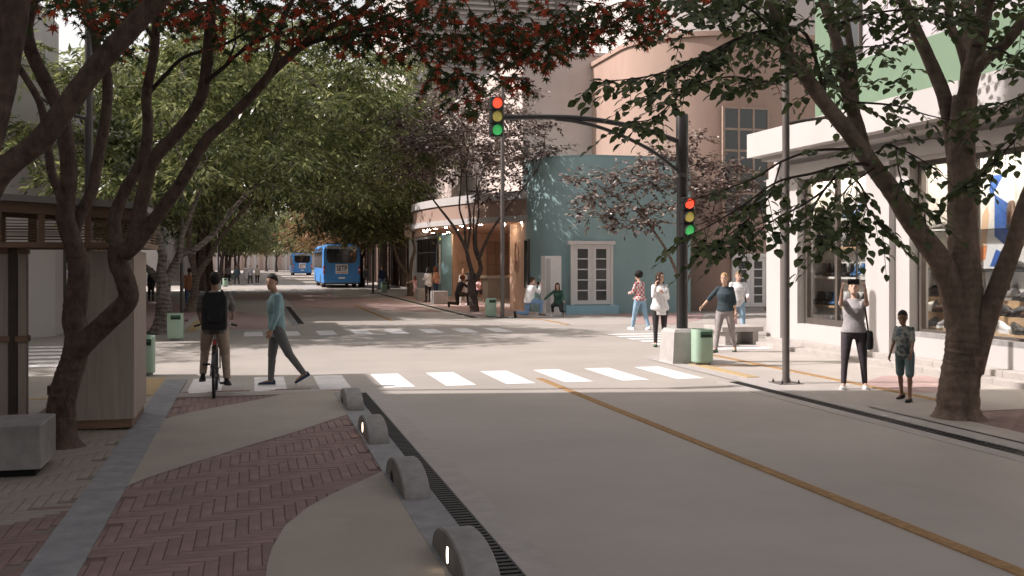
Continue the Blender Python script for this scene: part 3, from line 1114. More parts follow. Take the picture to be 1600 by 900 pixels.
# glazing
for hi, (a, b, z0, z1) in enumerate(holes[:3]):
    mt2 = frame_mtx((SX + .24, 22.6 - a, z0), (0, -1, 0), (-1, 0, 0))
    w, h = b - a, z1 - z0
    fr = MB()
    fwd_ = .11
    for x0, x1 in ((0, fwd_), (w - fwd_, w)):
        fr.box(x0, x1, -.05, .05, 0, h, 0, mt2)
    fr.box(fwd_, w - fwd_, -.05, .05, 0, .14, 0, mt2)
    fr.box(fwd_, w - fwd_, -.05, .05, h - .10, h, 0, mt2)
    ms_ = [w * .48] if hi == 0 else [w * .30, w * .64]
    for x in ms_:
        fr.box(x - .045, x + .045, -.045, .05, .14, h - .10, 0, mt2)
    f = fr.build('window', 'frame_brown', shop)
    xs = [fwd_] + ms_ + [w - fwd_]
    for x0, x1 in zip(xs, xs[1:]):
        MB().box(x0 + .047, x1 - .047, -.005, .005, .142, h - .102, 0, mt2).build('pane', 'glass', f)
    if hi > 0:
        MB().box(.0, w, -.24, -.052, -.001, .09, 0, mt2).build('sill', 'concrete', f)
M['shop_fill'] = mat('added_shop_fill', (1, .95, .88), .5, emit=(1.0, 0.90, 0.78), estr=42)  # added glow that brightens the window displays, not a known lamp
# rooms behind the glass
q = MB()
for a, b, dd in ((.32, 3.4, 1.0), (3.5, 11.2, 1.45), (11.6, 18, 2.0)):
    q.box(a, b, dd, dd + .08, 0, 4.45, 0, mt)
    q.box(a, b, .43, dd, .40, .46, 0, mt)
    q.box(a, b, .43, dd, 4.38, 4.45, 0, mt)
    q.box(a, a + .06, .43, dd, .46, 4.38, 0, mt)
    q.box(b - .06, b, .43, dd, .46, 4.38, 0, mt)
q.build('display_room', 'interior', shop)
q = MB()
for a, b in ((3.6, 10.5), (12.25, 17.4)):
    for k2, (d0, zt) in enumerate(((.50, .74), (.78, 1.02), (1.06, 1.30))):
        q.box(a, b, d0, d0 + .28 if k2 < 2 else 1.445, .462, zt, 0, mt)
q.build('display_step', 'tan', shop)
for z in (1.82, 2.62):
    MB().box(3.6, 10.5, 1.12, 1.44, z, z + .014, 0, mt).build('glass_shelf', 'glass_dark', shop)
for z in (.95, 1.62, 2.3, 2.95):
    MB().box(.4, 3.3, .70, .98, z, z + .05, 0, mt).build('shelf', 'tan' if z in (.95, 2.3) else 'interior', shop)
for x in (1.6, 2.45, 3.3):
    MB().box(x, x + .04, .665, .695, .46, 4.3, 0, mt).build('shelf_upright', 'silver', shop)
for a, b in ((.6, 3.2), (4.0, 10.6), (12.1, 17.6)):
    MB().box(a, b, .62, .72, 4.33, 4.375, 0, mt).build('added_fill_strip', 'shop_fill', shop)  # added glowing strips, there only to light the display rooms
# poster: abstract blocks of blue, white and orange
po = thing('poster', 'tall poster of blue, white and orange shapes behind the big tree trunk', 'poster', tuple(mt @ Vector((5.9, 1.42, 1.9))))
MB().box(5.3, 6.45, 1.40, 1.445, 1.88, 3.7, 0, mt).build('board', 'white', po)
M['poster_blue'] = mat('poster_blue', (0.035, 0.12, 0.42), 0.5)
M['poster_orange'] = mat('poster_orange', (0.75, 0.27, 0.10), 0.5)
M['poster_skin'] = mat('poster_tan', (0.72, 0.50, 0.34), 0.5)
for nm, mm_, pts in (('printed_shape', 'poster_blue', [(7.45, 2.5), (8.0, 2.2), (8.0, 3.05), (7.45, 3.3)]), ('printed_shape', 'poster_blue', [(7.3, 1.92), (8.0, 1.92), (8.0, 2.1), (7.5, 2.25)]), ('printed_shape', 'poster_blue', [(7.3, 3.2), (7.75, 3.66), (7.3, 3.66)]),
                     ('printed_shape', 'poster_skin', [(7.0, 2.3), (7.18, 2.3), (7.28, 2.9), (7.22, 3.1), (7.05, 2.9)]), ('printed_shape', 'poster_orange', [(6.75, 2.0), (7.15, 2.05), (7.22, 2.32), (6.98, 2.3)])):
    MB().loft([[mt @ Vector((5.3 + (a - 6.7) * .86, d, z)) for a, z in pts] for d in (1.3965, 1.399)]).build(nm, mm_, po)
# bench slab at the shop corner and stone kerb behind
bn = thing('stone_bench', 'low stone bench slab at the corner of the shoe shop', 'bench', (11.3, 22.9, 0))
MB().cbox(10.9, 12.0, 22.55, 23.6, .33, .45, .01).build('slab', 'stone', bn)
for x in (11.02, 11.75):
    MB().box(x, x + .14, 22.62, 23.5, 0, .328).build('leg', 'stone', bn)


# ---- shoes and bottles on display
def shoe_meshes():
    s = MB()
    prof = [(-.13, .032), (-.11, .04), (-.02, .036), (.06, .046), (.12, .038), (.145, .018)]
    ol = [Vector((x, y, 0)) for y, x in prof] + [Vector((-x, y, 0)) for y, x in reversed(prof)]
    s.loft([[p * 1 for p in ol], [p + Vector((0, 0, .03)) for p in ol]])
    u = MB()
    rings = []
    for y, w, h in ((-.128, .02, .07), (-.115, .034, .105), (-.06, .034, .10), (0, .033, .085), (.05, .042, .062), (.105, .038, .05), (.14, .016, .036)):
        rings.append([Vector((w * math.cos(math.pi * i / 6), y, .026 + (h - .0) * math.sin(math.pi * i / 6) ** .7)) for i in range(7)])
    u.loft(rings)
    bt = MB()
    rings = []
    for y, w, h in ((-.125, .025, .26), (-.10, .036, .27), (-.03, .036, .27), (-.012, .036, .12), (.05, .042, .075), (.105, .038, .055), (.14, .016, .036)):
        rings.append([Vector((w * math.cos(math.pi * i / 6), y, .026 + h * math.sin(math.pi * i / 6) ** .6)) for i in range(7)])
    bt.loft(rings)
    return s, u, bt


s_, u_, b_ = shoe_meshes()
SH = {}
cols = {'black': (.018, .017, .018), 'brown': (.10, .05, .03), 'white': (.78, .78, .78), 'grey': (.22, .21, .21), 'blue': (.05, .16, .36), 'tan': (.38, .24, .13)}
for c_, v in cols.items():
    mm_ = mat(c_ + '_leather', v, .45, .1, 30)
    SH[c_, 'u'] = u_.mesh('shoe', [mm_], smooth=True)
    SH[c_, 'b'] = b_.mesh('boot', [mm_], smooth=True)
SH['sole_d'] = s_.mesh('sole', 'rubber')
SH['sole_w'] = s_.mesh('sole', 'white')


def shoe(label, a, d, z, col, boot=False, rz=0.0, s=1.25, tilt=0.0):
    o = piece('boot' if boot else 'shoe', SH[col, 'b' if boot else 'u'], None, tuple(mt @ Vector((a, d, z))), (tilt, 0, rz), (s, s, s))
    tag(o, label, 'boot' if boot else 'shoe', 'shoes in the shop windows')
    piece('sole', SH['sole_w' if col in ('white', 'grey') else 'sole_d'], o)


rows = [('front step', .64, .742, 'wgwwbgbbwkbwbb'), ('middle step', .92, 1.022, 'bkwbkbgbkwbbkb'), ('top step', 1.22, 1.302, 'kbbttbbbkgbbtk'), ('lower glass shelf', 1.28, 1.834, 'kt bb gk bbk b'), ('upper glass shelf', 1.28, 2.634, ' g k b  bk g b')]
for rn, d, z, cs in rows:
    n_ = 0
    for k, c_ in enumerate(cs):
        if c_ == ' ':
            continue
        a = 4.05 + k * .28 + rnd.uniform(-.06, .06)
        if z > 1.7 and 5.2 < a < 6.6:
            continue
        c_ = {'w': 'white', 'g': 'grey', 'b': 'black', 'k': 'brown', 't': 'tan'}[c_]
        shoe('%s shoe, %s from the left on the %s of the right shop window' % (c_, ORD[n_], rn), a, d, z, c_, c_ == 'brown' and z > 1.2, rnd.choice((1.9, 1.2, .3, 2.9, 2.5)), rnd.uniform(1.45, 1.8), 0)
        n_ += 1
for si, (z, n_) in enumerate(((.462, 12), (1.0, 12), (1.67, 12), (2.35, 11), (3.0, 10))):
    for k in range(n_):
        c_ = ['blue', 'black', 'white', 'black', 'grey', 'black', 'brown', 'blue', 'black'][(k * 2 + si) % 9]
        shoe('%s boot, %s from the left on the %s shelf of the left shop window' % (c_, ORD[k], ['bottom', 'second lowest', 'middle', 'second highest', 'top'][si]), .5 + k * .235 + rnd.uniform(-.04, .04), .84 if z > .5 else .62, z, c_, True, rnd.choice((1.3, 1.9, .9)), 1.05)
# the fascia sign board above the right window is plain
# ---------------------------------------------------------------- teal blue corner house
blue = thing('blue_house', 'low teal blue rendered house with rounded corner and white french doors', 'building', (13.5, 38, 0))
BX0, BX1, BY = 10.95, 16.95, 37.9
r_ = 2.4
pl = [(BX1, BY), (BX1, 43.55), (11.52, 43.55), (11.52, 40.98), (BX0, 40.98)] + arc(BX0 + r_, BY + r_, r_, 180, 270, 16)
MB().prism(pl, 0, 6.15).build('wall', 'blue_wall', blue, smooth=True)
pl2 = [(BX1 + .0, BY - .012), (BX1, 46.05), (12.1, 46.05), (12.1, 41.6), (BX0 - .012, 41.6)] + arc(BX0 + r_, BY + r_, r_ + .012, 180, 270, 16)
MB().prism(pl2, 6.153, 6.2).build('coping', 'blue_wall', blue)
a, b = PYY(891, 478, BY), PYY(957, 385, BY)
dw, dh = b.x - a.x, 2.62
MB().box(a.x - .25, b.x + .15, BY - .32, BY - .003, 0, .34).build('door_step', 'blue_light', blue)


def french_door(parent, x, y, z, w, h):
    d_ = MB()
    d_.box(x, x + .11, y - .09, y + .02, z, z + h)
    d_.box(x + w - .11, x + w, y - .09, y + .02, z, z + h)
    d_.box(x - .12, x + w + .06, y - .16, y + .02, z + h, z + h + .14)
    fr = d_.build('door_frame', 'frame_white', parent)
    lw = (w - .22) / 2
    for k in range(2):
        window(parent, (x + .11 + k * lw + .004, y - .02, z + .02), (1, 0, 0), (0, -1, 0), lw - .008, h - .03, 1, 5, 'frame_white', 'win_dark', .16, .045, .05, 'door', None, .022)


french_door(blue, a.x, BY, .345, dw, 2.35)
nx = PYY(842, 440, 39.6)
window(blue, (BX0 - .0, 40.93, .95), (0, -1, 0), (-1, 0, 0), .62, 2.0, 1, 2, 'frame_brown', 'win_dark', .05)
cab = thing('white_cabinet', 'tall white louvred cabinet standing against the teal house', 'cabinet', (11.6, 38.1, 0))
c0 = PYY(848, 490, 37.6)
c1 = PYY(873, 400, 37.6)
MB().cbox(c0.x, c1.x, 37.25, 37.85, .0, c1.z, .01).build('body', 'frame_white', cab)
MB().box(c0.x + .03, c0.x + .2, 37.235, 37.252, .1, c1.z - .1).build('door_leaf', 'white_wall', cab)

# ---------------------------------------------------------------- dusty brown tower
tower = thing('brown_tower', 'dusty brown rounded tower with tall gridded window behind the blue house', 'building', (20, 42, 0))
pl = [(27, 38.3), (27, 52), (15.6, 52)] + arc(15.6 + 4.0, 38.3 + 4.0, 4.0, 180, 270, 20)
MB().prism(pl, 0, 11.25).build('wall', 'brown_wall', tower, smooth=True)
pl = [(27.1, 38.2), (27.1, 52.1), (15.5, 52.1)] + arc(15.6 + 4.0, 38.3 + 4.0, 4.1, 180, 270, 20)
MB().prism(pl, 11.253, 11.45).build('parapet', 'brown_wall', tower, smooth=True)
MB().prism([(27, 41.0), (27, 51.5), (16.6, 51.5)] + arc(16.6 + 5, 41.0 + 5, 5.0, 180, 270, 20), 11.453, 15.5).build('roof_block', 'white_wall', tower, smooth=True)
wa, wb = PYY(1128, 330, 38.3), PYY(1186, 168, 38.3)
window(tower, (wa.x, 38.3, wa.z - .2), (1, 0, 0), (0, -1, 0), 2.1, wb.z - wa.z + .2, 3, 5, 'frame_tan', 'win_dark', .10, .09, .09)
wc = PYY(1143, 481, 38.3)
MB().box(wc.x - .3, 20.2, 37.9, 38.296, 0, .16).build('door_step', 'stone', tower)
french_door(tower, wc.x, 38.3, .165, 1.62, 2.05)

# ---------------------------------------------------------------- peach corner cafe with curved canopy
cafe = thing('corner_cafe', 'peach corner cafe under a curved canopy with downlights', 'building', (12, 55, 0))
MB().box(12.2, 30, 46.2, 76, 3.75, 11.8).build('upper_wall', 'pinkgrey', cafe)
MB().box(12.1, 30, 46.1, 76, 11.803, 11.95).build('parapet', 'white_wall', cafe)
g_ = MB()
g_.box(11.3, 20, 58.6, 59.0, 0, 3.68)        # back wall of the recess
g_.box(14.6, 15, 43.85, 58.6, 0, 3.68)
g_.box(11.52, 15, 43.56, 43.84, 0, 3.68)
g_.build('recess_wall', 'peach', cafe)
cw_ = MB()
cw_.prism([(10.96, 41.0)] + [(11.0, 43.84), (11.5, 43.84), (11.5, 41.0)], 0, 3.68)
cw_.build('column', 'peach', cafe)
outer = [(10.97, 40.6), (10.5, 41.6), (9.75, 43.2), (9.1, 45.0), (8.5, 47.2), (8.1, 49.5), (7.95, 51.5), (8.05, 53.5), (8.5, 55.6), (9.3, 57.6), (10.3, 59.2), (11.2, 60.1)]
outs = [(p.x, p.y) for p in smooth_path([Vector((x, y, 0)) for x, y in outer], 3)]


def shrink(o, d):
    c = Vector((12.5, 51))
    return [tuple(Vector(p) + (c - Vector(p)).normalized() * d) for p in o]


back = [(14.6, 60.1), (14.6, 40.6)]
MB().prism(outs + back, 3.70, 3.95).build('canopy_lip', 'white_wall2', cafe, smooth=True)
MB().prism(shrink(outs, .12) + back, 3.953, 4.62).build('canopy_fascia', 'brown_wall', cafe, smooth=True)
MB().prism(shrink(outs, .04) + back, 4.623, 4.98).build('canopy_top', 'white_wall2', cafe, smooth=True)
MB().prism(shrink(outs, .25) + back, 3.682, 3.697).build('soffit', 'peach', cafe)
lm = MB().lathe([(.075, 0), (.075, -.02), (.06, -.022)], 14).mesh('downlight', 'lamp_warm')
for p in shrink(outs, .8)[1::3]:
    piece('downlight', lm, cafe, (p[0] - 12, p[1] - 55, 3.68))
for p in shrink(outs, 2.4)[4::8]:
    piece('downlight', lm, cafe, (p[0] - 12, p[1] - 55, 3.68))
# arched niches
for (ax, ay, un, nn) in ((10.98, 42.5, (0, -1, 0), (-1, 0, 0)), (11.75, 58.6, (1, 0, 0), (0, -1, 0))):
    m2 = frame_mtx((ax, ay, 1.6), un, nn)
    q = MB()
    ol = [(-.28, 0), (.28, 0), (.28, .9)] + [(.28 * math.cos(R(a2)), .9 + .42 * math.sin(R(a2))) for a2 in range(15, 180, 15)] + [(-.28, .9)]
    inn = [(x * .8, z * .93 + .03) for x, z in ol]
    q.loft([[m2 @ Vector((x, d, z)) for x, z in pl_] for pl_, d in ((ol, .01), (ol, -.05), (inn, -.05), (inn, .004))], 0, False)
    q.build('niche_frame', 'peach', cafe)
    MB().box(-.2, .2, -.16, -.01, .42, .48, 0, m2).build('niche_ledge', 'peach', cafe)
# counter window
y_ = 58.6
wa, wb = PYY(760, 432, y_), PYY(812, 378, y_)
window(cafe, (wa.x, y_, wa.z), (1, 0, 0), (0, -1, 0), wb.x - wa.x, wb.z - wa.z, 4, 3, 'frame_tan', 'glass', .07, .05, .08)
MB().box(wa.x, wb.x, y_ - .06, y_ - .003, wb.z + .03, 3.4).build('sign_panel', 'peach', cafe)
ca, cb_ = PYY(757, 462, 56.2), PYY(812, 433, 56.2)
MB().box(ca.x + .15, 14.59, 56.0, 57.4, 0, 1.1).build('counter', 'white_wall', cafe)
MB().box(ca.x, 14.595, 55.85, 57.5, 1.103, 1.26).build('counter_top', 'frame_white', cafe)
# light blue pier and display window along the street
MB().prism([(10.9, 60.2), (11.35, 59.3), (11.9, 59.02), (11.9, 61.6), (10.9, 61.6)], 0, 3.68).build('pier', 'blue_light', cafe)
window(cafe, (10.88, 61.4, .7), (0, -1, 0), (-1, 0, 0), .9, 2.4, 1, 2, 'frame_white', 'win_dark', .06)
mtc = frame_mtx((11.0, 74, 0), (0, -1, 0), (-1, 0, 0))
q = wall_holes(MB(), mtc, 0, 12.35, 0, 3.7, .3, [(3.6, 12.0, 1.3, 3.55)])
q.build('street_wall', 'white_wall', cafe)
q = MB()
q.box(3.6, 12.2, 1.6, 1.7, 1.0, 3.7, 0, mtc)
q.box(3.6, 12.2, .3, 1.6, 1.2, 1.28, 0, mtc)
q.box(3.6, 12.2, .3, 1.6, 3.6, 3.7, 0, mtc)
q.build('display_room', 'tan', cafe)
for x0, x1 in ((3.6, 7.7), (7.8, 12.0)):
    MB().box(x0 + .06, x1 - .06, .1, .11, 1.34, 3.5, 0, mtc).build('pane', 'glass', cafe)
q = MB()
for x in (3.6, 7.7, 11.9):
    q.box(x, x + .1, .06, .16, 1.3, 3.55, 0, mtc)
q.box(3.6, 12, .06, .16, 2.6, 2.66, 0, mtc)
q.build('window_frame', 'frame_brown', cafe)
for z in (1.6, 2.1, 2.65, 3.1):
    MB().box(9.0, 11.7, 1.2, 1.58, z, z + .05, 0, mtc).build('shelf', 'wood_dark', cafe)
ic = [mat('jar_' + n_, c_, .5) for n_, c_ in (('red', (.35, .06, .04)), ('green', (.05, .16, .08)), ('cream', (.6, .5, .35)), ('brown', (.12, .07, .05)))]
jm = [MB().lathe([(.07, 0), (.08, .05), (.08, .2), (.04, .27), (.04, .31)], 8).mesh('jar', m_) for m_ in ic]
k = 0
for zi, z in enumerate((1.65, 2.15, 2.7, 3.15)):
    for x in np.arange(9.15, 11.6, .3):
        o = piece('jar', jm[rnd.randrange(4)], None, tuple(mtc @ Vector((float(x), 1.35, z))))
        tag(o, '%s small jar from the left on the %s shelf of the corner cafe window' % (ORD[int(round((x - 9.15) / .3))], ['bottom', 'second', 'third', 'top'][zi]), 'jar', 'jars on the %s shelf of the corner cafe' % ['bottom', 'second', 'third', 'top'][zi])
# curved street end of the terrace above the canopy and bay beyond
MB().box(10.96, 12.19, 61.7, 76, 3.75, 5.4).build('parapet', 'peach', cafe)

# ---------------------------------------------------------------- finned building
fin = thing('finned_building', 'tall glazed building behind a row of brown vertical fins', 'building', (11.3, 94, 0))
MB().box(12.3, 30, 76.2, 118, 0, 12).build('wall', 'grey_wall', fin)
MB().box(12.2, 12.29, 76.3, 118, .3, 8).build('glazing', 'win_dark', fin)
fmesh = MB().box(-.30, .30, -.11, .11, 0, 9).mesh('fin', 'fin')
y = 76.5
while y < 118:
    piece('fin', fmesh, fin, (.3 + rnd.uniform(-.12, .12), y - 94, .1), (0, 0, rnd.uniform(-.25, .25)))
    y += 1.45
for z in (2.9, 5.4, 8.0):
    MB().box(11.85, 12.15, 76.3, 118, z, z + .16).build('transom', 'white_wall', fin)
MB().box(11.2, 12.2, 76.2, 118, 0, .1).build('threshold', 'stone', fin)

# ---------------------------------------------------------------- louvred office block behind
lo = thing('louvred_office', 'taupe office block with horizontal louvres above the plum tree', 'building', (18, 78, 0))
MB().box(11.5, 40, 79, 100, 12.01, 34).build('wall', 'grey_wall', lo)
z = 12.2
lm_ = MB().box(-9, 9, -.35, .0, 0, .16).mesh('louvre', 'louvre')
while z < 33:
    if (z - 12.2) % 4.2 > .7:
        piece('louvre', lm_, lo, (3.0, .99, z))
    z += .42
for z in (12.3, 16.4, 20.6, 24.8, 29.0):
    MB().box(11.4, 30, 78.55, 78.99, z - .25, z + .25).build('floor_band', 'lilac', lo)
for x in (11.6, 15.5, 19.5, 23.5):
    MB().box(x, x + .14, 78.5, 78.64, 12.2, 33).build('mullion', 'frame_brown', lo)


# ---------------------------------------------------------------- the left side of the street
def plain_building(name, label, x0, x1, y0, y1, h, m, face, floors, bays, fmat='frame_white', skip=()):
    t = thing(name, label, 'building', ((x0 + x1) / 2, (y0 + y1) / 2, 0))
    MB().box(x0, x1, y0, y1, 0, h).build('wall', m, t)
    MB().box(x0 - .12, x1 + .12, y0 - .12, y1 + .12, h + .003, h + .22).build('parapet', m, t)
    fh = h / floors
    for side in face:
        if side == 'e':
            o, u, n, L = (x1, y0, 0), (0, 1, 0), (1, 0, 0), y1 - y0
        elif side == 'w':
            o, u, n, L = (x0, y1, 0), (0, -1, 0), (-1, 0, 0), y1 - y0
        else:
            o, u, n, L = (x0, y0, 0), (1, 0, 0), (0, -1, 0), x1 - x0
        nb = bays if side != 's' else max(2, int(bays * (x1 - x0) / (y1 - y0)))
        for f in range(floors):
            for b in range(nb):
                if (side, f, b) in skip:
                    continue
                c = L * (b + .5) / nb
                w = min(1.5, L / nb * .5)
                p = Vector(o) + Vector(u) * (c - w / 2)
                p.z = f * fh + (.9 if f else .7)
                window(t, p, u, n, w, fh * .55, 2, 2 if f else 1, fmat, 'win_dark', .07, .04, .06, sill='stone')
    return t


wh = thing('white_house', 'white rendered house seen through the opening of the wooden shelter', 'building', (-9, 32, 0))
MB().prism([(-18, 28.8), (-6.4, 28.8), (-5.2, 30.0), (-5.2, 36), (-18, 36)], 0, 7.2).build('wall', 'white_wall', wh)
MB().prism([(-18.1, 28.7), (-6.35, 28.7), (-5.1, 29.95), (-5.1, 36.1), (-18.1, 36.1)], 7.203, 7.4).build('parapet', 'white_wall', wh)
window(wh, (-7.55, 28.8, 1.75), (1, 0, 0), (0, -1, 0), .75, .65, 1, 1, 'frame_white', 'win_dark', .06, sill='stone')
window(wh, (-7.9, 28.8, 4.3), (1, 0, 0), (0, -1, 0), 1.2, 1.6, 2, 2, 'frame_white', 'win_dark', .06, sill='stone')
window(wh, (-5.2, 31.2, .3), (0, 1, 0), (1, 0, 0), 1.1, 2.3, 1, 3, 'frame_brown', 'win_dark', .06, name='door')
window(wh, (-5.2, 33.6, 1.1), (0, 1, 0), (1, 0, 0), 1.3, 1.5, 2, 2, 'frame_white', 'win_dark', .06, sill='stone')
plain_building('pink_house', 'dusty pink terrace house behind the gnarled tree', -18, -7.2, 36.3, 54, 8.4, 'pinkgrey', 'e', 3, 6)
plain_building('white_terrace', 'off white terrace house up the left side behind the leaning pale trees', -18, -7.5, 54.2, 75, 9.4, 'white_wall2', 'e', 3, 7)
plain_building('grey_block', 'grey block beyond the second crossing on the left', -22, -8, 94, 130, 12, 'grey_wall', 'es', 4, 11)
plain_building('pale_block', 'pale block far along the left side of the street', -22, -8, 131, 200, 11, 'white_wall2', 'e', 3, 18)
plain_building('brown_block', 'brown block far along the right side of the street', 12, 30, 119, 190, 11, 'brown_wall', 'w', 3, 18)
ph_ = bpy.data.objects['pink_house']
MB().box(-18, -9.2, 38, 54, 8.63, 13.6).build('roof_storey', 'white_wall2', ph_)
window(ph_, (-9.2, 44, 9.6), (0, 1, 0), (1, 0, 0), 1.5, 2.2, 2, 2, 'frame_white', 'win_dark', .07, .04, .06)
window(ph_, (-9.2, 49, 9.6), (0, 1, 0), (1, 0, 0), 1.5, 2.2, 2, 2, 'frame_white', 'win_dark', .07, .04, .06)
# tall neighbours on this side of the crossing, left of the shelter
pb = plain_building('podium_building', 'low white podium on the near left corner', -26, -7, 12.0, 20.1, 8.2, 'white_wall2', 'e', 2, 3)
tw = plain_building('office_tower', 'tall grey office tower along the near left pavement', -30, -7.05, -40, 11.98, 27, 'grey_wall', 'e', 8, 10)
MB().box(-24, -7.4, 12.0, 17.4, 8.43, 27).build('stair_block', 'grey_wall', tw)
# end of the street
en = thing('striped_building', 'far building with pale and brown vertical stripes closing the street', 'building', (0, 262, 0))
MB().box(-40, 40, 262, 275, 0, 14).build('wall', 'pinkgrey', en)
sm1 = MB().box(-.28, .28, -.35, .0, 0, 9).mesh('column', 'white_wall')
sm2 = MB().box(-.28, .28, -.35, .0, 0, 9).mesh('column', 'brown_wall')
for k in range(46):
    piece('column', sm1 if k % 3 else sm2, en, (-34 + k * 1.5, 0, 0))


# ================================================================ TREES
LEAF = {
    'lance': ([(0, 0, 0), (.45, .17, .05), (1, 0, -.10), (.45, -.17, .05)], [(0, 1, 2, 3)]),
    'round': ([(0, 0, 0), (.35, .30, .05), (.75, .26, .02), (1, 0, -.06), (.75, -.26, .02), (.35, -.30, .05)], [(0, 1, 2, 3), (0, 3, 4, 5)]),
    'oval': ([(0, 0, 0), (.12, .0, .0), (.28, .25, .07), (.55, .33, .06), (.82, .20, .0), (1, 0, -.10), (.82, -.20, .0), (.55, -.33, .06), (.28, -.25, .07), (.55, 0, 0)],
             [(0, 1, 9), (1, 2, 3, 9), (3, 4, 5, 9), (5, 6, 7, 9), (7, 8, 1, 9)]),
}


def star():
    v = [(0.28, 0, 0)]
    tips = [(-150, .42), (-100, .55), (-52, .68), (0, .74), (52, .68), (100, .55), (150, .42)]
    pts = []
    for k, (a, r) in enumerate(tips):
        pts.append((.28 + r * math.cos(R(a)), r * math.sin(R(a)), -.07))
        if k < len(tips) - 1:
            b = (a + tips[k + 1][0]) / 2
            pts.append((.28 + .24 * math.cos(R(b)), .24 * math.sin(R(b)), .03))
    pts.append((.10, .0, 0))
    v += pts
    n = len(pts)
    return v, [(0, 1 + i, 1 + (i + 1) % n) for i in range(n)]


LEAF['star'] = star()


def norm(a):
    return a / np.maximum(np.linalg.norm(a, axis=1, keepdims=True), 1e-9)


def leaf_mesh(name, kind, pos, axis, nrm, size, m, off):
    tv = np.array(LEAF[kind][0])
    tf = LEAF[kind][1]
    axis = norm(axis)
    side = norm(np.cross(nrm, axis))
    up = np.cross(axis, side)
    N = len(pos)
    V = pos[:, None, :] + size[:, None, None] * (tv[None, :, 0, None] * axis[:, None, :] + tv[None, :, 1, None] * side[:, None, :] + tv[None, :, 2, None] * up[:, None, :])
    V = V.reshape(-1, 3) - np.array(off)
    k = len(tv)
    tot = np.array([len(f) for f in tf])
    flatf = np.array([i for f in tf for i in f])
    loops = (np.arange(N)[:, None] * k + flatf[None, :]).reshape(-1)
    totals = np.tile(tot, N)
    starts = np.concatenate([[0], np.cumsum(totals)[:-1]])
    me = bpy.data.meshes.new(name)
    me.vertices.add(len(V))
    me.vertices.foreach_set('co', V.astype(np.float32).reshape(-1))
    me.loops.add(len(loops))
    me.loops.foreach_set('vertex_index', loops.astype(np.int32))
    me.polygons.add(len(totals))
    me.polygons.foreach_set('loop_start', starts.astype(np.int32))
    me.materials.append(M[m])
    me.update(calc_edges=True)
    me.validate()
    return me


def twigs_to_leaves(o, d, L, K, size, droop=.35, tilt=.35, pair=True, curve=.25):
    """o, d: twig origins and directions; K leaves down each twig, set alternately; returns pos, axis, normal, size and twig polylines"""
    T = len(o)
    d = norm(d)
    up = np.array([[0, 0, 1.0]])
    side = norm(np.cross(d, np.repeat(up, T, 0)) + 1e-6)
    P_, A_, N_, S_ = [], [], [], []
    for k in range(K):
        t = (k + .6) / K
        p = o + d * (L[:, None] * t) + np.array([[0, 0, -1]]) * (L[:, None] * curve * t * t)
        s = 1 if k % 2 else -1
        sc = size * nr.uniform(.7, 1.2, T)
        ax = d * nr.uniform(.35, .9, (T, 1)) + side * s * nr.uniform(.5, 1.0, (T, 1)) + np.array([[0, 0, -1]]) * nr.uniform(0, 2 * droop, (T, 1))
        if k == K - 1:
            ax = d + np.array([[0, 0, -1]]) * droop
        nn = up + nr.normal(0, tilt, (T, 3))
        P_.append(p)
        A_.append(ax)
        N_.append(nn)
        S_.append(sc)
    return np.concatenate(P_), np.concatenate(A_), np.concatenate(N_), np.concatenate(S_)


def pads_to_twigs(pads, per, L0, outward=.9, down=.12):
    O, D, L = [], [], []
    for (c, rx, ry, rz) in pads:
        n = max(3, int(per * rx * ry))
        u = norm(nr.normal(0, 1, (n, 3)))
        r = nr.uniform(.15, 1, (n, 1)) ** .5
        p = u * r * np.array([[rx, ry, rz]])
        d = p * np.array([[1, 1, .25]])
        d = norm(d + nr.normal(0, .2, (n, 3))) * outward + nr.normal(0, .45, (n, 3)) * np.array([[1, 1, .5]]) - np.array([[0, 0, down]])
        O.append(p + np.array(c)[None, :])
        D.append(d)
        L.append(nr.uniform(.6, 1.25, n) * L0)
    return np.concatenate(O), np.concatenate(D), np.concatenate(L)


def crown_pads(c, rx, ry, rz, n, pr=(.8, 1.4), flat_=.38, lo=-.75):
    out = []
    tries = 0
    while len(out) < n and tries < 9000:
        tries += 1
        u = np.array([rnd.uniform(-1, 1), rnd.uniform(-1, 1), rnd.uniform(lo, 1)])
        q = np.linalg.norm(u)
        if q > 1 or q < .2 or rnd.random() > q + .15:
            continue
        p = np.array(c) + u * np.array([rx, ry, rz])
        r = rnd.uniform(*pr)
        if any(np.linalg.norm((p - o[0]) * np.array([1, 1, 1.7])) < (r + o[1]) * .46 for o in out):
            continue
        out.append((p, r, r * rnd.uniform(.8, 1.1), r * flat_))
    return out


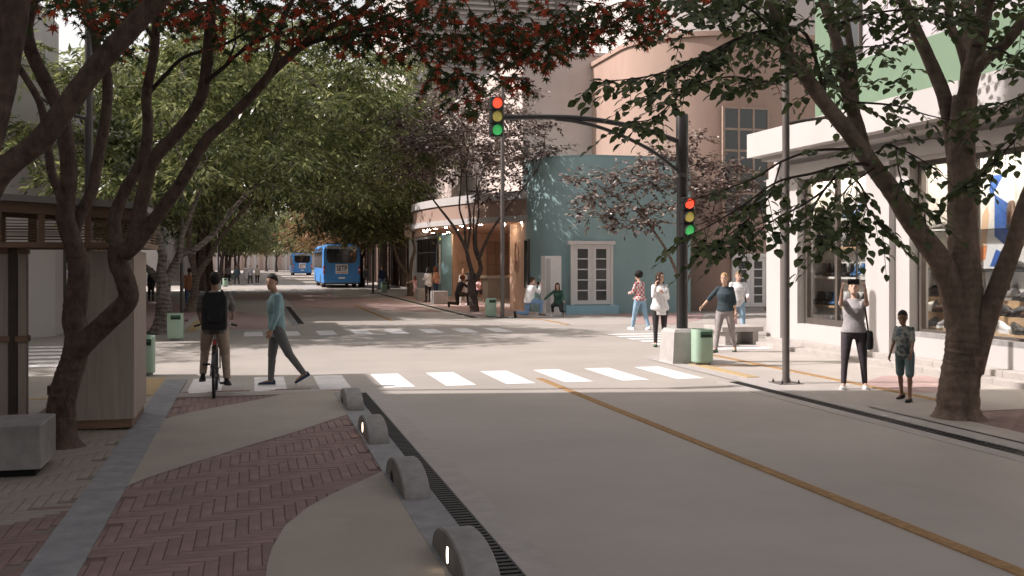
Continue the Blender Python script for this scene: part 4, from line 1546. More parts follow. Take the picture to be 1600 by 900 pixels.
class Stems:
    def __init__(self):
        self.mb = MB()
        self.pts = []

    def stem(self, pts, r0, r1, seg=10, jit=.03, flare=0.0, k=5, pw=.85):
        sp = smooth_path(pts, k)
        n = len(sp)
        rad = []
        for i in range(n):
            t = i / (n - 1)
            r = r0 + (r1 - r0) * t ** pw
            if flare:
                r *= 1 + flare * max(0, 1 - t * n / 7) ** 2
            rad.append(r * (1 + rnd.uniform(-.03, .03)))
        self.mb.tube(sp, rad, seg, 0, jit)
        for i, p in enumerate(sp):
            self.pts.append((p, rad[i], (sp[min(i + 1, n - 1)] - sp[max(i - 1, 0)]).normalized()))
        return sp, rad

    def reach(self, target, r_end=.012, seg=5, r_max=.07, zbias=1.3, wob=.16):
        """a limb from the best stem point to the target"""
        target = Vector(target)
        best = None
        for p, r, d in self.pts:
            v = target - p
            if v.length < .15:
                continue
            s = v.length + zbias * max(0, p.z - target.z + .1) - .8 * v.normalized().dot(d) + (0.9 if r < .02 else 0)
            if best is None or s < best[0]:
                best = (s, p, r, d)
        _, p, r, d = best
        v = target - p
        L = v.length
        a = p + d * L * .35 + Vector((0, 0, .08 * L))
        pts = []
        for i in range(7):
            t = i / 6
            q = (1 - t) ** 2 * p + 2 * t * (1 - t) * a + t * t * target
            if 0 < i < 6:
                q += Vector((rnd.uniform(-1, 1), rnd.uniform(-1, 1), rnd.uniform(-1, 1))) * wob * .16 * min(L, 1.5)
            pts.append(q)
        r0 = min(r * .7, r_max, .012 + .018 * L)
        self.stem(pts, r0, r_end, seg, .02, 0, 2, 1.0)


def tree(name, label, base, stems, pads, per, L0, K, size, kind, leafm, bark, group=None, seg=9, tilt=.35, droop=.35, curve=.25, down=.12, outward=.9, flare=.55, reach=True, cat='tree', r_end=.012):
    t = thing(name, label, cat, tuple(base), 0, group)
    st = Stems()
    for (pts, r0, r1) in stems:
        st.stem(pts, r0, r1, seg, .035, flare if (Vector(pts[0]) - Vector(base)).length < .4 else 0)
    if reach:
        for p, *_ in sorted(pads, key=lambda q: (Vector(q[0]) - Vector(base)).length):
            st.reach(Vector(p) - Vector((0, 0, .1)), r_end)
    st.mb.build('trunk', bark, t, smooth=True)
    O, D, L = pads_to_twigs(pads, per, L0, outward, down)
    p, a, n, s = twigs_to_leaves(O, D, L, K, size, droop, tilt, curve=curve)
    me = leaf_mesh('crown', kind, p, a, n, s, leafm, base)
    c = bpy.data.objects.new('crown', me)
    COL.objects.link(c)
    c.parent = t
    c['kind'] = 'stuff'
    return t


rnd.seed(21)
# ---- gnarled tree behind the cyclist (A)
d = 28.6
bA = G(250, 522)
q = lambda L, d0=28.6, d1=None: [P(a, b, d0 + ((d1 or d0) - d0) * i / (len(L) - 1)) for i, (a, b) in enumerate(L)]
stA = [(q([(250, 523), (253, 505), (256, 480), (255, 460), (256, 441)]), .25, .19),
       (q([(256, 446), (252, 425), (254, 400), (248, 380), (246, 360), (238, 330), (230, 300)], d, d - 1), .16, .06),
       (q([(256, 444), (266, 428), (276, 408), (282, 398), (306, 388), (324, 374), (340, 358), (372, 318), (410, 280)], d, d + 1), .15, .05),
       (q([(254, 446), (240, 428), (225, 415), (205, 395), (180, 350), (150, 300)], d, d + 1.5), .12, .04),
       (q([(280, 402), (284, 370), (300, 330), (318, 280), (322, 230)], d, d - .5), .09, .03)]
pdA = crown_pads((-3.0, 29.6, 6.2), 5.0, 4.6, 3.5, 64, (.6, 1.15), .27)
tree('gnarled_tree', 'gnarled grey tree with feathery green crown behind the cyclist', bA, stA, pdA, 66, .55, 7, .25, 'lance', 'leaf_green', 'bark_grey', 'green street trees', droop=.3, r_end=.02)
# ---- leaning pale tree (B)
d = 41
bB = G(296, 488)
stB = [(q([(298, 488), (301, 470), (304, 455), (306, 437), (303, 420), (300, 390)], d), .20, .10),
       (q([(305, 440), (314, 420), (326, 405), (338, 380), (358, 355), (395, 310), (440, 270)], d, d + 1), .15, .05),
       (q([(303, 420), (296, 390), (300, 340), (330, 280), (380, 210), (430, 150)], d, d - 1), .11, .03)]
pdB = crown_pads((1.2, 41.5, 7.6), 5.4, 5.0, 4.6, 82, (.75, 1.35), .28)
tree('leaning_tree', 'pale leaning street tree with a wide feathery green crown over the road', bB, stB, pdB, 42, .7, 7, .30, 'lance', 'leaf_green', 'bark_pale', 'green street trees', droop=.3, r_end=.022)
# ---- small forked tree at the far kerb on the right (C)
d = 61
bC = G(640, 462)
stC = [(q([(641, 463), (641, 450), (640, 440), (640, 428)], d), .22, .16),
       (q([(640, 434), (630, 420), (622, 408), (614, 380), (606, 350), (590, 310), (570, 260)], d), .13, .04),
       (q([(641, 434), (643, 410), (648, 390), (645, 370), (652, 340), (640, 280), (620, 200)], d), .12, .04)]
pdC = crown_pads((6.6, 60.5, 8.6), 5.2, 5.2, 6.0, 84, (.9, 1.6), .3, lo=-.85)
tree('forked_tree', 'forked pale tree with a tall green crown beside the seat cubes', bC, stC, pdC, 28, .85, 7, .38, 'lance', 'leaf_green', 'bark_pale', 'green street trees', droop=.3)
# ---- plum tree with many stems by the cafe (D)
d = 41.5
bD = G(741, 488)
z3 = lambda L: [(560 + a / 3.75, 240 + b / 3.75) for a, b in L]
stD = [(q([(742, 489), (740, 470), (738, 455), (737, 440)], d), .20, .17),
       (q(z3([(660, 760), (665, 700), (650, 640), (625, 545), (560, 430), (480, 325), (430, 260)]), d, d - .6), .125, .03),
       (q(z3([(628, 560), (622, 430), (592, 320), (600, 200), (605, 60)]), d, d + .7), .06, .02),
       (q(z3([(640, 560), (656, 400), (640, 260), (632, 80), (650, -60)]), d, d - .3), .06, .02),
       (q(z3([(668, 760), (690, 730), (716, 680), (706, 610), (690, 540), (690, 440), (706, 330), (690, 180)]), d, d + .4), .12, .025),
       (q(z3([(708, 610), (760, 490), (822, 390), (960, 210), (1030, 120)]), d, d - .8), .075, .02),
       (q(z3([(700, 620), (680, 560), (674, 450), (680, 300), (710, 160)]), d, d + 1), .06, .02)]
pdD = crown_pads((8.6, 40.6, 7.1), 3.7, 3.2, 2.5, 60, (.55, 1.0), .28, lo=-.95)
tree('plum_tree', 'many stemmed tree with plum leaves and painted pale glints before the corner cafe', bD, stD, pdD, 60, .5, 6, .17, 'round', 'leaf_plum', 'bark_thin', 'plum leaved trees', droop=.25, curve=.12, down=.03)
# ---- plum tree behind the signal mast (E)
d = 37.6
bE = G(1066, 495)
stE = [(q([(1066, 495), (1066, 470), (1066, 445)], d), .10, .08),
       (q([(1066, 452), (1055, 420), (1040, 389), (1020, 359), (998, 333), (967, 311), (935, 290)], d, d - .6), .07, .02),
       (q([(1067, 452), (1075, 437), (1084, 412), (1097, 384), (1110, 350), (1120, 300)], d, d + .4), .06, .02),
       (q([(1022, 362), (1005, 330), (990, 300), (985, 270)], d - .4, d - .8), .035, .015),
       (q([(1098, 384), (1080, 340), (1060, 300), (1050, 260)], d + .3, d), .04, .015)]
pdE = []
for (px, py, rx, dd) in ((905, 278, .55, 37), (935, 305, .8, 37.5), (925, 335, .75, 36.8), (960, 270, .7, 38.2), (985, 325, .8, 37.2), (975, 350, .6, 36.7), (1010, 290, .85, 37.8), (1010, 255, .7, 38.3), (1045, 235, .8, 38),
                        (1045, 275, .9, 37.2), (1060, 320, .9, 37), (1085, 250, .9, 38.3), (1100, 290, 1.0, 37.2), (1125, 260, .9, 38), (1130, 305, .9, 37.5), (1150, 285, .9, 38), (1090, 215, .6, 38), (1165, 325, .6, 37.6), (1020, 345, .6, 36.8), (1115, 340, .7, 37.4)):
    pdE.append((np.array(P(px, py, dd)), rx, rx * .9, rx * .22))
tree('plum_tree', 'slender plum leaved tree with layered branches behind the signal mast', bE, stE, pdE, 90, .5, 6, .17, 'round', 'leaf_plum', 'bark_pale', 'plum leaved trees', droop=.22, curve=.08, down=.0, tilt=.3)


# ---- big tree in front of the shoe shop
def near_tree(name, label, base, stems, twig_list, kind, leafm, bark, K, size, leaf_label_group, droop, tilt, curve, extra=None):
    t = thing(name, label, 'tree', tuple(base))
    st = Stems()
    sp, rad = st.stem(stems[0][0], stems[0][1], stems[0][2], 24, .018, stems[0][3] if len(stems[0]) > 3 else .5, 12)
    trunk = st.mb.build('trunk', bark, t, smooth=True)
    for s in stems[1:]:
        st.mb = MB()
        pts_ = list(s[0])
        r_end = s[2]
        if r_end > .03 and Vector(pts_[-1]).z > 4.3:                      # limbs thin out into the crown above the frame
            d_ = (Vector(pts_[-1]) - Vector(pts_[-2])).normalized()
            for k in range(4):
                d_ = (d_ + Vector((rnd.uniform(-.3, .3), rnd.uniform(-.3, .3), .25))).normalized()
                pts_.append(Vector(pts_[-1]) + d_ * .55)
            n_s = len(s[0]) - 1
            st.stem(s[0], s[1], r_end, 14, .025, 0, 6)
            st.stem(pts_[n_s:], r_end, .012, 10, .02, 0, 4, 1.0)
        else:
            st.stem(pts_, s[1], r_end, 14 if s[1] > .05 else 7, .025, 0, 6)
        st.mb.build('limb', bark if s[1] > .03 else 'twig', t, smooth=True)
    st.mb = MB()
    O, D, L = twig_list(st)
    for o, dd, l in zip(O, D, L):
        pts = [Vector(o) + Vector(dd).normalized() * l * k + Vector((0, 0, -curve * l * k * k)) for k in (0, .33, .66, 1)]
        st.mb.tube(pts, [.006, .005, .004, .002], 4)
    st.mb.build('twig', 'twig', t, kind='stuff')
    p, a, n, s = twigs_to_leaves(O, D, L, K, size, droop, tilt, curve=curve)
    # the leaves that show largest are pieces of their own, the rest is one mass
    x = p[:, 0] * CS - p[:, 1] * SN
    dep = p[:, 0] * SN + p[:, 1] * CS
    px = 800 + 1600 * x / dep
    py = 410 - 1600 * (p[:, 2] - EYE) / dep
    vis = (px > 5) & (px < 1595) & (py > 5) & (py < 895)
    order = np.argsort(np.where(vis, dep / s, 1e9))[:290]
    msk = np.zeros(len(p), bool)
    msk[order] = True
    me = leaf_mesh('crown', kind, p[~msk], a[~msk], n[~msk], s[~msk], leafm, base)
    c = piece('crown', me, t)
    c['kind'] = 'stuff'
    one = leaf_mesh('leaf', kind, np.zeros((1, 3)), np.array([[0, 1.0, 0]]), np.array([[0, 0, 1.0]]), np.array([1.0]), leafm, (0, 0, 0))
    for i in order:
        ax = Vector(a[i]).normalized()
        sd_ = Vector(n[i]).cross(ax).normalized()
        upv = ax.cross(sd_)
        mt3 = Matrix((sd_ * -1, ax, upv)).transposed()
        if mt3.determinant() < 0:
            mt3 = Matrix((sd_, ax, upv)).transposed()
        piece('leaf', one, t, tuple(Vector(p[i]) - Vector(base)), mt3.to_euler(), (s[i],) * 3)
    return t


z7 = lambda L: [(1180 + a / 2.25, b / 2.25) for a, b in L]
bR = G(1497, 655)
d = 13.06
qq = lambda L, d0, d1: [P(a, b, d0 + (d1 - d0) * i / (len(L) - 1)) for i, (a, b) in enumerate(L)]
stR = [(qq([(1497, 656), (1498, 610), (1505, 560), (1508, 520), (1510, 470), (1507, 420), (1505, 380), (1503, 300), (1503, 220), (1508, 150)], d, d - .1), .27, .15, .42),
       (qq([(1500, 520), (1490, 465), (1470, 410), (1440, 368), (1420, 340), (1395, 300), (1366, 262), (1330, 212), (1291, 164), (1255, 115), (1229, 80), (1207, 0), (1195, -60)], d, d - .9), .17, .06),
       (qq([(1398, 305), (1366, 262), (1352, 240), (1338, 190), (1325, 150), (1312, 85), (1300, 40), (1287, 0), (1275, -60)], d - .35, d + .4), .105, .06),
       (qq([(1337, 180), (1334, 130), (1333, 100), (1325, 50), (1318, 0), (1310, -60)], d + .1, d + .8), .06, .04),
       (qq([(1503, 330), (1490, 240), (1478, 160), (1455, 100), (1430, 45), (1411, 0), (1390, -60)], d, d + .6), .105, .07),
       (qq([(1508, 160), (1520, 105), (1532, 50), (1541, 0), (1550, -60)], d, d - .6), .12, .09),
       (qq([(1507, 180), (1512, 120), (1513, 60), (1512, 0), (1508, -60)], d, d + .9), .10, .08),
       (qq([(1512, 110), (1500, 70), (1485, 40), (1482, 0), (1480, -60)], d + .1, d + .4), .065, .05),
       (qq([(1520, 112), (1545, 88), (1570, 68), (1600, 30), (1650, -30)], d - .1, d - 1.4), .085, .06),
       (qq([(1520, 580), (1545, 490), (1568, 425), (1585, 380), (1602, 320), (1640, 230), (1670, 120)], d - .05, d - 1.0), .135, .08)]
thin = [([(1352, 238), (1345, 233), (1322, 233), (1269, 236), (1220, 253), (1180, 278), (1120, 300), (1062, 318)], 12.6, 11.8, .026),
        ([(1362, 258), (1345, 256), (1313, 259), (1269, 271), (1215, 284), (1165, 318), (1110, 352), (1075, 368)], 12.6, 11.2, .026),
        ([(1318, 262), (1287, 298), (1268, 335), (1276, 355), (1284, 375)], 12.4, 11.6, .018),
        ([(1287, 298), (1255, 320), (1215, 340), (1185, 362), (1150, 380)], 12.2, 11.4, .015),
        ([(1325, 262), (1350, 300), (1355, 325), (1375, 350), (1392, 370)], 12.4, 11.8, .015),
        ([(1371, 240), (1385, 226), (1402, 231), (1440, 250), (1480, 280)], 12.6, 12.0, .02),
        ([(1400, 231), (1405, 270), (1420, 310), (1445, 330)], 12.4, 11.9, .012),
        ([(1291, 164), (1260, 55), (1200, 47), (1149, 62), (1113, 80), (1087, 93), (1029, 116), (936, 129)], 12.6, 10.6, .026),
        ([(1149, 62), (1100, 105), (1060, 150), (1020, 185), (985, 190)], 11.7, 10.8, .014),
        ([(1255, 115), (1200, 128), (1140, 120), (1080, 135), (1010, 150)], 12.3, 11.4, .018),
        ([(1291, 164), (1290, 100), (1318, 150), (1340, 160)], 12.6, 12.8, .014),
        ([(1340, 160), (1400, 165), (1450, 180), (1490, 188)], 12.9, 12.4, .016),
        ([(1520, 71), (1567, 80), (1600, 107), (1650, 140)], 12.6, 11.6, .022),
        ([(1670, 140), (1620, 180), (1580, 225), (1545, 262), (1515, 285)], 11.8, 11.6, .018),
        ([(1660, 90), (1610, 140), (1570, 160), (1530, 165)], 11.8, 11.4, .016),
        ([(1229, 80), (1180, 20), (1120, -5), (1060, 0)], 12.3, 11.2, .022),
        ([(1300, 40), (1370, 20), (1440, 15), (1500, 30)], 12.8, 12.2, .02),
        ([(1430, 45), (1380, 70), (1330, 75), (1280, 90)], 13.2, 12.4, .018),
        ([(1220, 253), (1200, 310), (1160, 350), (1120, 380)], 12.0, 11.3, .012),
        ([(1366, 262), (1320, 300), (1328, 340), (1318, 362)], 12.5, 12.1, .012)]
for L, d0, d1, r in thin:
    stR.append((qq(L, d0, d1), r, .005))


def twigsR(st):
    O, D, L_ = [], [], []
    for L, d0, d1, r in thin:
        sp = smooth_path(qq(L, d0, d1), 9)
        n = len(sp)
        step = max(1, int((.17 if L[-1][1] < 200 else .13) / max(.01, (sp[1] - sp[0]).length)))
        for i in range(int(n * .22), n, step):
            tdir = (sp[min(i + 1, n - 1)] - sp[i - 1]).normalized()
            for s in ((1, -1) if rnd.random() < .62 else (rnd.choice((1, -1)),)):
                sd_ = tdir.cross(Vector((0, 0, 1))).normalized() * s
                dd = (tdir * rnd.uniform(.3, .9) + sd_ * rnd.uniform(.5, 1.0) + Vector((0, 0, rnd.uniform(-.42, .2)))).normalized()
                O.append(tuple(sp[i]))
                D.append(tuple(dd))
                L_.append(rnd.uniform(.22, .62))
    # out-of-reach upper crown, seen along the top edge of the picture and casting its shade
    for (px, py, dd, rr, n) in ((1150, -5, 12, 90, 30), (1090, 20, 11.5, 60, 14), (1230, -30, 12.5, 80, 30), (1330, 0, 12.8, 70, 22), (1420, 10, 13, 60, 18), (1540, -10, 12, 70, 24), (1590, 30, 11.5, 50, 10), (1250, 60, 12.6, 70, 16), (1200, 90, 12, 60, 14), (1310, 110, 13, 60, 12), (1400, 130, 13, 50, 8)):
        for k in range(n):
            O.append(tuple(P(px + rnd.gauss(0, rr * .6), py + rnd.gauss(0, 22), dd + rnd.uniform(-1, 1))))
            D.append((rnd.uniform(-1, 1), rnd.uniform(-1, 1), rnd.uniform(-.4, .1)))
            L_.append(rnd.uniform(.3, .6))
    for k in range(420):
        a = rnd.uniform(0, 2 * math.pi)
        rr = rnd.uniform(.5, 4.2)
        O.append((8.4 + rr * math.cos(a), 11.6 + rr * math.sin(a), rnd.uniform(5.9, 9.0)))
        D.append((math.cos(a) + rnd.uniform(-.6, .6), math.sin(a) + rnd.uniform(-.6, .6), rnd.uniform(-.3, .2)))
        L_.append(rnd.uniform(.4, .7))
    return np.array(O), np.array(D), np.array(L_)


rnd.seed(5)
near_tree('beech_tree', 'big smooth barked tree with oval leaves in front of the shoe shop', bR, stR, twigsR, 'oval', 'leaf_oval', 'bark_right', 7, .142, 'leaves', .35, .32, .3)

# ---- maple by the wooden shelter, with red and green star leaves
bL = G(100, 700)
d = 11.03
z1 = lambda L: [(a / 2.25, b / 2.25) for a, b in L]
stL = [(qq([(100, 701), (96, 660), (97, 625), (106, 590), (116, 560), (121, 525), (116, 500), (119, 465), (124, 430), (120, 400)], d, d), .158, .110, .45),
       (qq([(121, 405), (117, 388), (103, 345), (104, 311), (108, 267), (100, 200), (92, 169), (67, 120), (47, 76), (42, 40), (51, 0), (58, -60)], d, d - .5), .108, .055),
       (qq([(112, 372), (124, 338), (142, 302), (153, 249), (166, 178), (167, 116), (153, 84), (147, 44), (133, 0), (120, -60)], d, d + .6), .072, .045),
       (qq([(100, 320), (92, 300), (80, 267), (73, 213), (62, 160), (31, 107), (10, 70)], d - .1, d + .5), .055, .035),
       (qq([(118, 555), (134, 534), (169, 501), (199, 470), (197, 442), (184, 407), (187, 380)], d, d - .5), .118, .095),
       (qq([(187, 395), (181, 380), (178, 347), (191, 307), (222, 249), (231, 200), (229, 147), (240, 89), (244, 44), (253, 0), (262, -60)], d - .5, d - .3), .074, .040),
       (qq([(192, 392), (209, 375), (222, 311), (240, 249), (276, 209), (311, 160), (322, 111), (327, 53), (331, 0), (335, -60)], d - .5, d - 1.1), .082, .045),
       (qq([(196, 396), (214, 380), (249, 333), (284, 284), (320, 222), (356, 187), (400, 142), (428, 110), (464, 78), (500, 50), (560, 20), (600, -20)], d - .5, d - 1.3), .080, .025),
       (qq([(411, 134), (430, 92), (437, 46), (457, 0), (470, -40)], d - 1.1, d - 1.0), .034, .02),
       (qq([(470, 74), (500, 62), (535, 58), (571, 43), (640, 30)], d - 1.2, d - 1.6), .028, .012),
       (qq([(229, 150), (256, 120), (289, 89), (347, 71), (400, 40), (440, 10)], d - .3, d - .8), .026, .010),
       (qq([(318, 130), (350, 105), (370, 86), (400, 66), (450, 40)], d - .9, d - 1.4), .026, .010),
       (qq([(240, 60), (225, 40), (205, 28), (190, 0)], d - .3, d + .2), .026, .012),
       (qq([(322, 40), (308, 10), (300, -20)], d - 1, d - .6), .024, .012)]
clusters = [(100, 5, 45, 16, 10.5), (150, 15, 45, 18, 11), (200, 62, 32, 16, 11.3), (185, 85, 20, 10, 11.3), (175, 30, 40, 20, 11), (250, 10, 50, 18, 10.4), (300, 20, 50, 20, 10), (330, 60, 25, 12, 10), (370, 20, 55, 22, 9.8), (410, 62, 35, 12, 9.6), (450, 22, 55, 22, 9.6),
            (520, 20, 55, 26, 9.4), (550, 62, 40, 14, 9.3), (590, 35, 50, 24, 9.3), (650, 28, 55, 28, 9.2), (690, 70, 42, 22, 9.2), (700, 112, 36, 18, 9.2), (728, 128, 34, 14, 9.1), (715, 158, 20, 7, 9.1), (760, 45, 50, 34, 9.2), (790, 85, 30, 18, 9.4), (805, 118, 20, 12, 9.3), (735, 172, 16, 6, 9.2),
            (830, 36, 46, 28, 9.3), (835, 80, 28, 16, 9.4), (865, 62, 30, 20, 9.5), (865, 95, 18, 8, 9.5), (900, 35, 44, 30, 9.6), (950, 28, 40, 26, 9.8), (985, 55, 30, 16, 9.9), (1020, 30, 34, 22, 10), (1045, 45, 16, 10, 10.1), (990, 5, 40, 15, 9.8), (630, 75, 30, 10, 9.2), (820, 125, 18, 8, 9.4)]


def twigsL(st):
    O, D, L_ = [], [], []
    for (px, py, rx, ry, dd) in clusters:
        c = P(px, py, dd)
        st.reach(c + Vector((0, 0, .05)), .004, 5, .022, 1.0, .12)
        for k in range(max(4, int(rx * ry / 37))):
            O.append(tuple(P(px + rnd.uniform(-1, 1) * rx, py + rnd.uniform(-1, 1) * ry, dd + rnd.uniform(-.7, .7))))
            D.append((rnd.uniform(-1, 1), rnd.uniform(-1, 1), rnd.uniform(-.5, .1)))
            L_.append(rnd.uniform(.10, .22))
    for k in range(1100):           # the crown above the frame
        px, py = rnd.uniform(-100, 1080), rnd.uniform(-330, 8)
        O.append(tuple(P(px, py, 10 + rnd.uniform(-1.6, 1.6))))
        D.append((rnd.uniform(-1, 1), rnd.uniform(-1, 1), rnd.uniform(-.5, .1)))
        L_.append(rnd.uniform(.2, .4))
    return np.array(O), np.array(D), np.array(L_)


near_tree('maple_tree', 'twisting multi stemmed maple with red and green star leaves by the wooden shelter', bL, stL, twigsL, 'star', 'leaf_maple', 'bark_left', 6, .085, 'leaves', .5, .5, .3)

# ---- neighbour tree off to the left whose thick limb crosses the picture
bN = Vector((-2.9, 7.2, 0))
stN = [([bN, bN + Vector((.05, .05, .8)), bN + Vector((.1, .15, 1.6)), P(-75, 400, 7.4)], .20, .16, .4),
       (qq([(-75, 410), (-40, 345), (0, 272), (60, 222), (100, 172), (150, 105), (200, 50), (245, 0), (300, -60), (360, -140)], 7.4, 7.0), .092, .062),
       (qq([(-75, 410), (-50, 300), (-12, 180), (8, 90), (22, 20), (34, -60), (60, -200)], 7.4, 7.8), .135, .09)]


def twigsN(st):
    O, D, L_ = [], [], []
    for k in range(500):
        px, py = rnd.uniform(-300, 700), rnd.uniform(-520, -25)
        O.append(tuple(P(px, py, 7.6 + rnd.uniform(-1.2, 1.2))))
        D.append((rnd.uniform(-1, 1), rnd.uniform(-1, 1), rnd.uniform(-.4, .1)))
        L_.append(rnd.uniform(.2, .4))
    return np.array(O), np.array(D), np.array(L_)


near_tree('maple_tree', 'nearest tree at the left edge with a thick limb crossing the upper corner', bN, stN, twigsN, 'star', 'leaf_maple', 'bark_left', 6, .10, 'leaves', .5, .5, .3)


# ---- rows of street trees farther along, all copies of two
def row_tree(name, label, leafm, seed):
    rnd.seed(seed)
    z = lambda x, y, h: Vector((x, y, h))
    st = [([z(0, 0, 0), z(.05, 0, 1.2), z(-.05, .05, 2.4)], .22, .16),
          ([z(-.05, .05, 2.3), z(-.7, .2, 3.6), z(-1.2, .5, 5.2)], .12, .04),
          ([z(-.05, .05, 2.3), z(.6, -.2, 3.5), z(1.3, -.4, 5.0)], .12, .04),
          ([z(-.05, .05, 2.3), z(.1, .5, 4.0), z(.0, .9, 6.0)], .11, .04)]
    pads = crown_pads((0, 0, 6.2), 4.4, 4.4, 3.2, 58, (.9, 1.6), .42, lo=-.9)
    return tree(name, label, (0, 0, 0), st, pads, 22, .9, 8, .36, 'lance', leafm, 'bark_thin', None, seg=7, droop=.3)


t1 = row_tree('street_tree', 'x', 'leaf_green', 31)
t2 = row_tree('street_tree', 'x', 'leaf_brown', 57)
f1, f2 = {}, {}
row = [(t1, f1, -2.7, 57, 1.5, 'third green tree up the left pavement beyond the leaning pale tree'), (t1, f1, -3.0, 72, 1.75, 'green tree on the left just before the second crossing'),
       (t1, f1, -2.8, 98, 1.0, 'green tree on the left just past the second crossing'), (t1, f1, -2.8, 116, 1.05, 'second green tree on the left past the second crossing'), (t1, f1, -2.9, 137, 1.1, 'third green tree on the left past the second crossing'),
       (t1, f1, -2.6, 165, 1.2, 'fourth green tree on the left past the second crossing'), (t1, f1, -2.6, 200, 1.3, 'last green tree on the left in front of the striped building'),
       (t2, f2, 8.6, 84, .95, 'russet tree on the right behind the front bus'), (t1, f1, 9.4, 76, 1.6, 'green tree on the right between the cafe and the finned building'), (t2, f2, 8.2, 104, 1.0, 'second russet tree on the right beyond the buses'),
       (t1, f1, 8.8, 122, 1.05, 'green tree on the right beyond the rear bus'), (t2, f2, 8.6, 142, 1.1, 'third russet tree far along the right pavement'), (t1, f1, 8.8, 168, 1.2, 'far green tree along the right pavement'), (t1, f1, 8.8, 205, 1.3, 'last green tree on the right in front of the striped building'),
       (t1, f1, 3.0, 240, 1.3, 'tree closing the far end of the street'), (t1, f1, -5.8, 47, .95, 'green tree set back by the pink terrace house'), (t1, f1, -14.5, 25.5, 1.05, 'green tree down the left side street'), (t1, f1, 5.0, 228, 1.3, 'second tree closing the far end of the street'), (t2, f2, -1.5, 225, 1.2, 'russet tree near the far end of the street')]
for src_, fl, x, y, s, lab in row:
    o = put(src_, lab, (x, y, 0), rnd.uniform(0, 6.28), fl, 'street trees farther along')
    o.scale = (s, s, s)


# ================================================================ PEOPLE
M['skin_light'] = mat('light_skin', (0.56, 0.36, 0.27), 0.55, 0.05, 20)
M['skin_mid'] = mat('tanned_skin', (0.38, 0.22, 0.15), 0.55, 0.05, 20)
M['skin_dark'] = mat('brown_skin', (0.25, 0.135, 0.088), 0.5, 0.05, 20)
for n_, c_ in (('hair_black', (.012, .010, .009)), ('hair_brown', (.05, .028, .018)), ('hair_blond', (.42, .27, .14)), ('hair_red', (.16, .045, .015)), ('hair_sand', (.25, .16, .09))):
    M[n_] = mat(n_, c_, .65, .3, 60, .5, 200, spec=.25, stretch=(1, 1, .2))


def cloth(name, c, var=.16, bump=.5):
    if name not in M:
        M[name] = mat(name, c, .88, var, 9, bump, 16)
    return name


M['striped_cotton'] = pattern_mat('striped_cotton', 'stripes', (.014, .014, .016), (.42, .40, .385), 17)
M['red_check'] = pattern_mat('red_check', 'check', (.42, .05, .06), (.62, .58, .56), 14)
M['floral'] = pattern_mat('floral_cotton', 'flowers', (.07, .10, .11), (.30, .32, .30), 17)
M['pink_print'] = pattern_mat('pink_print', 'flowers', (.62, .25, .30), (.75, .6, .58), 24)


def seg_cap(mb, p0, p1, r0, r1, seg=12, e0=True, e1=True):
    """tapered limb with rounded ends"""
    p0, p1 = Vector(p0), Vector(p1)
    d = (p1 - p0)
    L = max(d.length, 1e-4)
    d = d / L
    pts, rad = [], []
    for t in ((-.98, .2), (-.75, .66), (-.4, .92)) if e0 else ():
        pts.append(p0 + d * t[0] * r0)
        rad.append(r0 * t[1])
    for t in (0, .25, .5, .75, 1):
        pts.append(p0 + d * L * t)
        rad.append(r0 + (r1 - r0) * t)
    for t in ((.4, .92), (.75, .66), (.98, .2)) if e1 else ():
        pts.append(p1 + d * t[0] * r1)
        rad.append(r1 * t[1])
    mb.tube(pts, rad, seg)


REM = []


def remeshed(mb, name, m, parent, voxel, sm=4, label=None):
    me = mb.mesh(name, m, None)
    bm = bmesh.new()
    bm.from_mesh(me)
    bmesh.ops.recalc_face_normals(bm, faces=bm.faces)
    bm.to_mesh(me)
    bm.free()
    o = bpy.data.objects.new(name, me)
    COL.objects.link(o)
    o.parent = parent
    r = o.modifiers.new('r', 'REMESH')
    r.mode = 'VOXEL'
    r.voxel_size = voxel
    r.use_smooth_shade = True
    s = o.modifiers.new('s', 'SMOOTH')
    s.factor = .5
    s.iterations = sm
    REM.append(o)
    if label:
        o['label'] = label
    return o


def rotx(v, a):      # pitch forward by a: up leans to +y
    c, s = math.cos(a), math.sin(a)
    return Vector((v.x, v.y * c + v.z * s, -v.y * s + v.z * c))


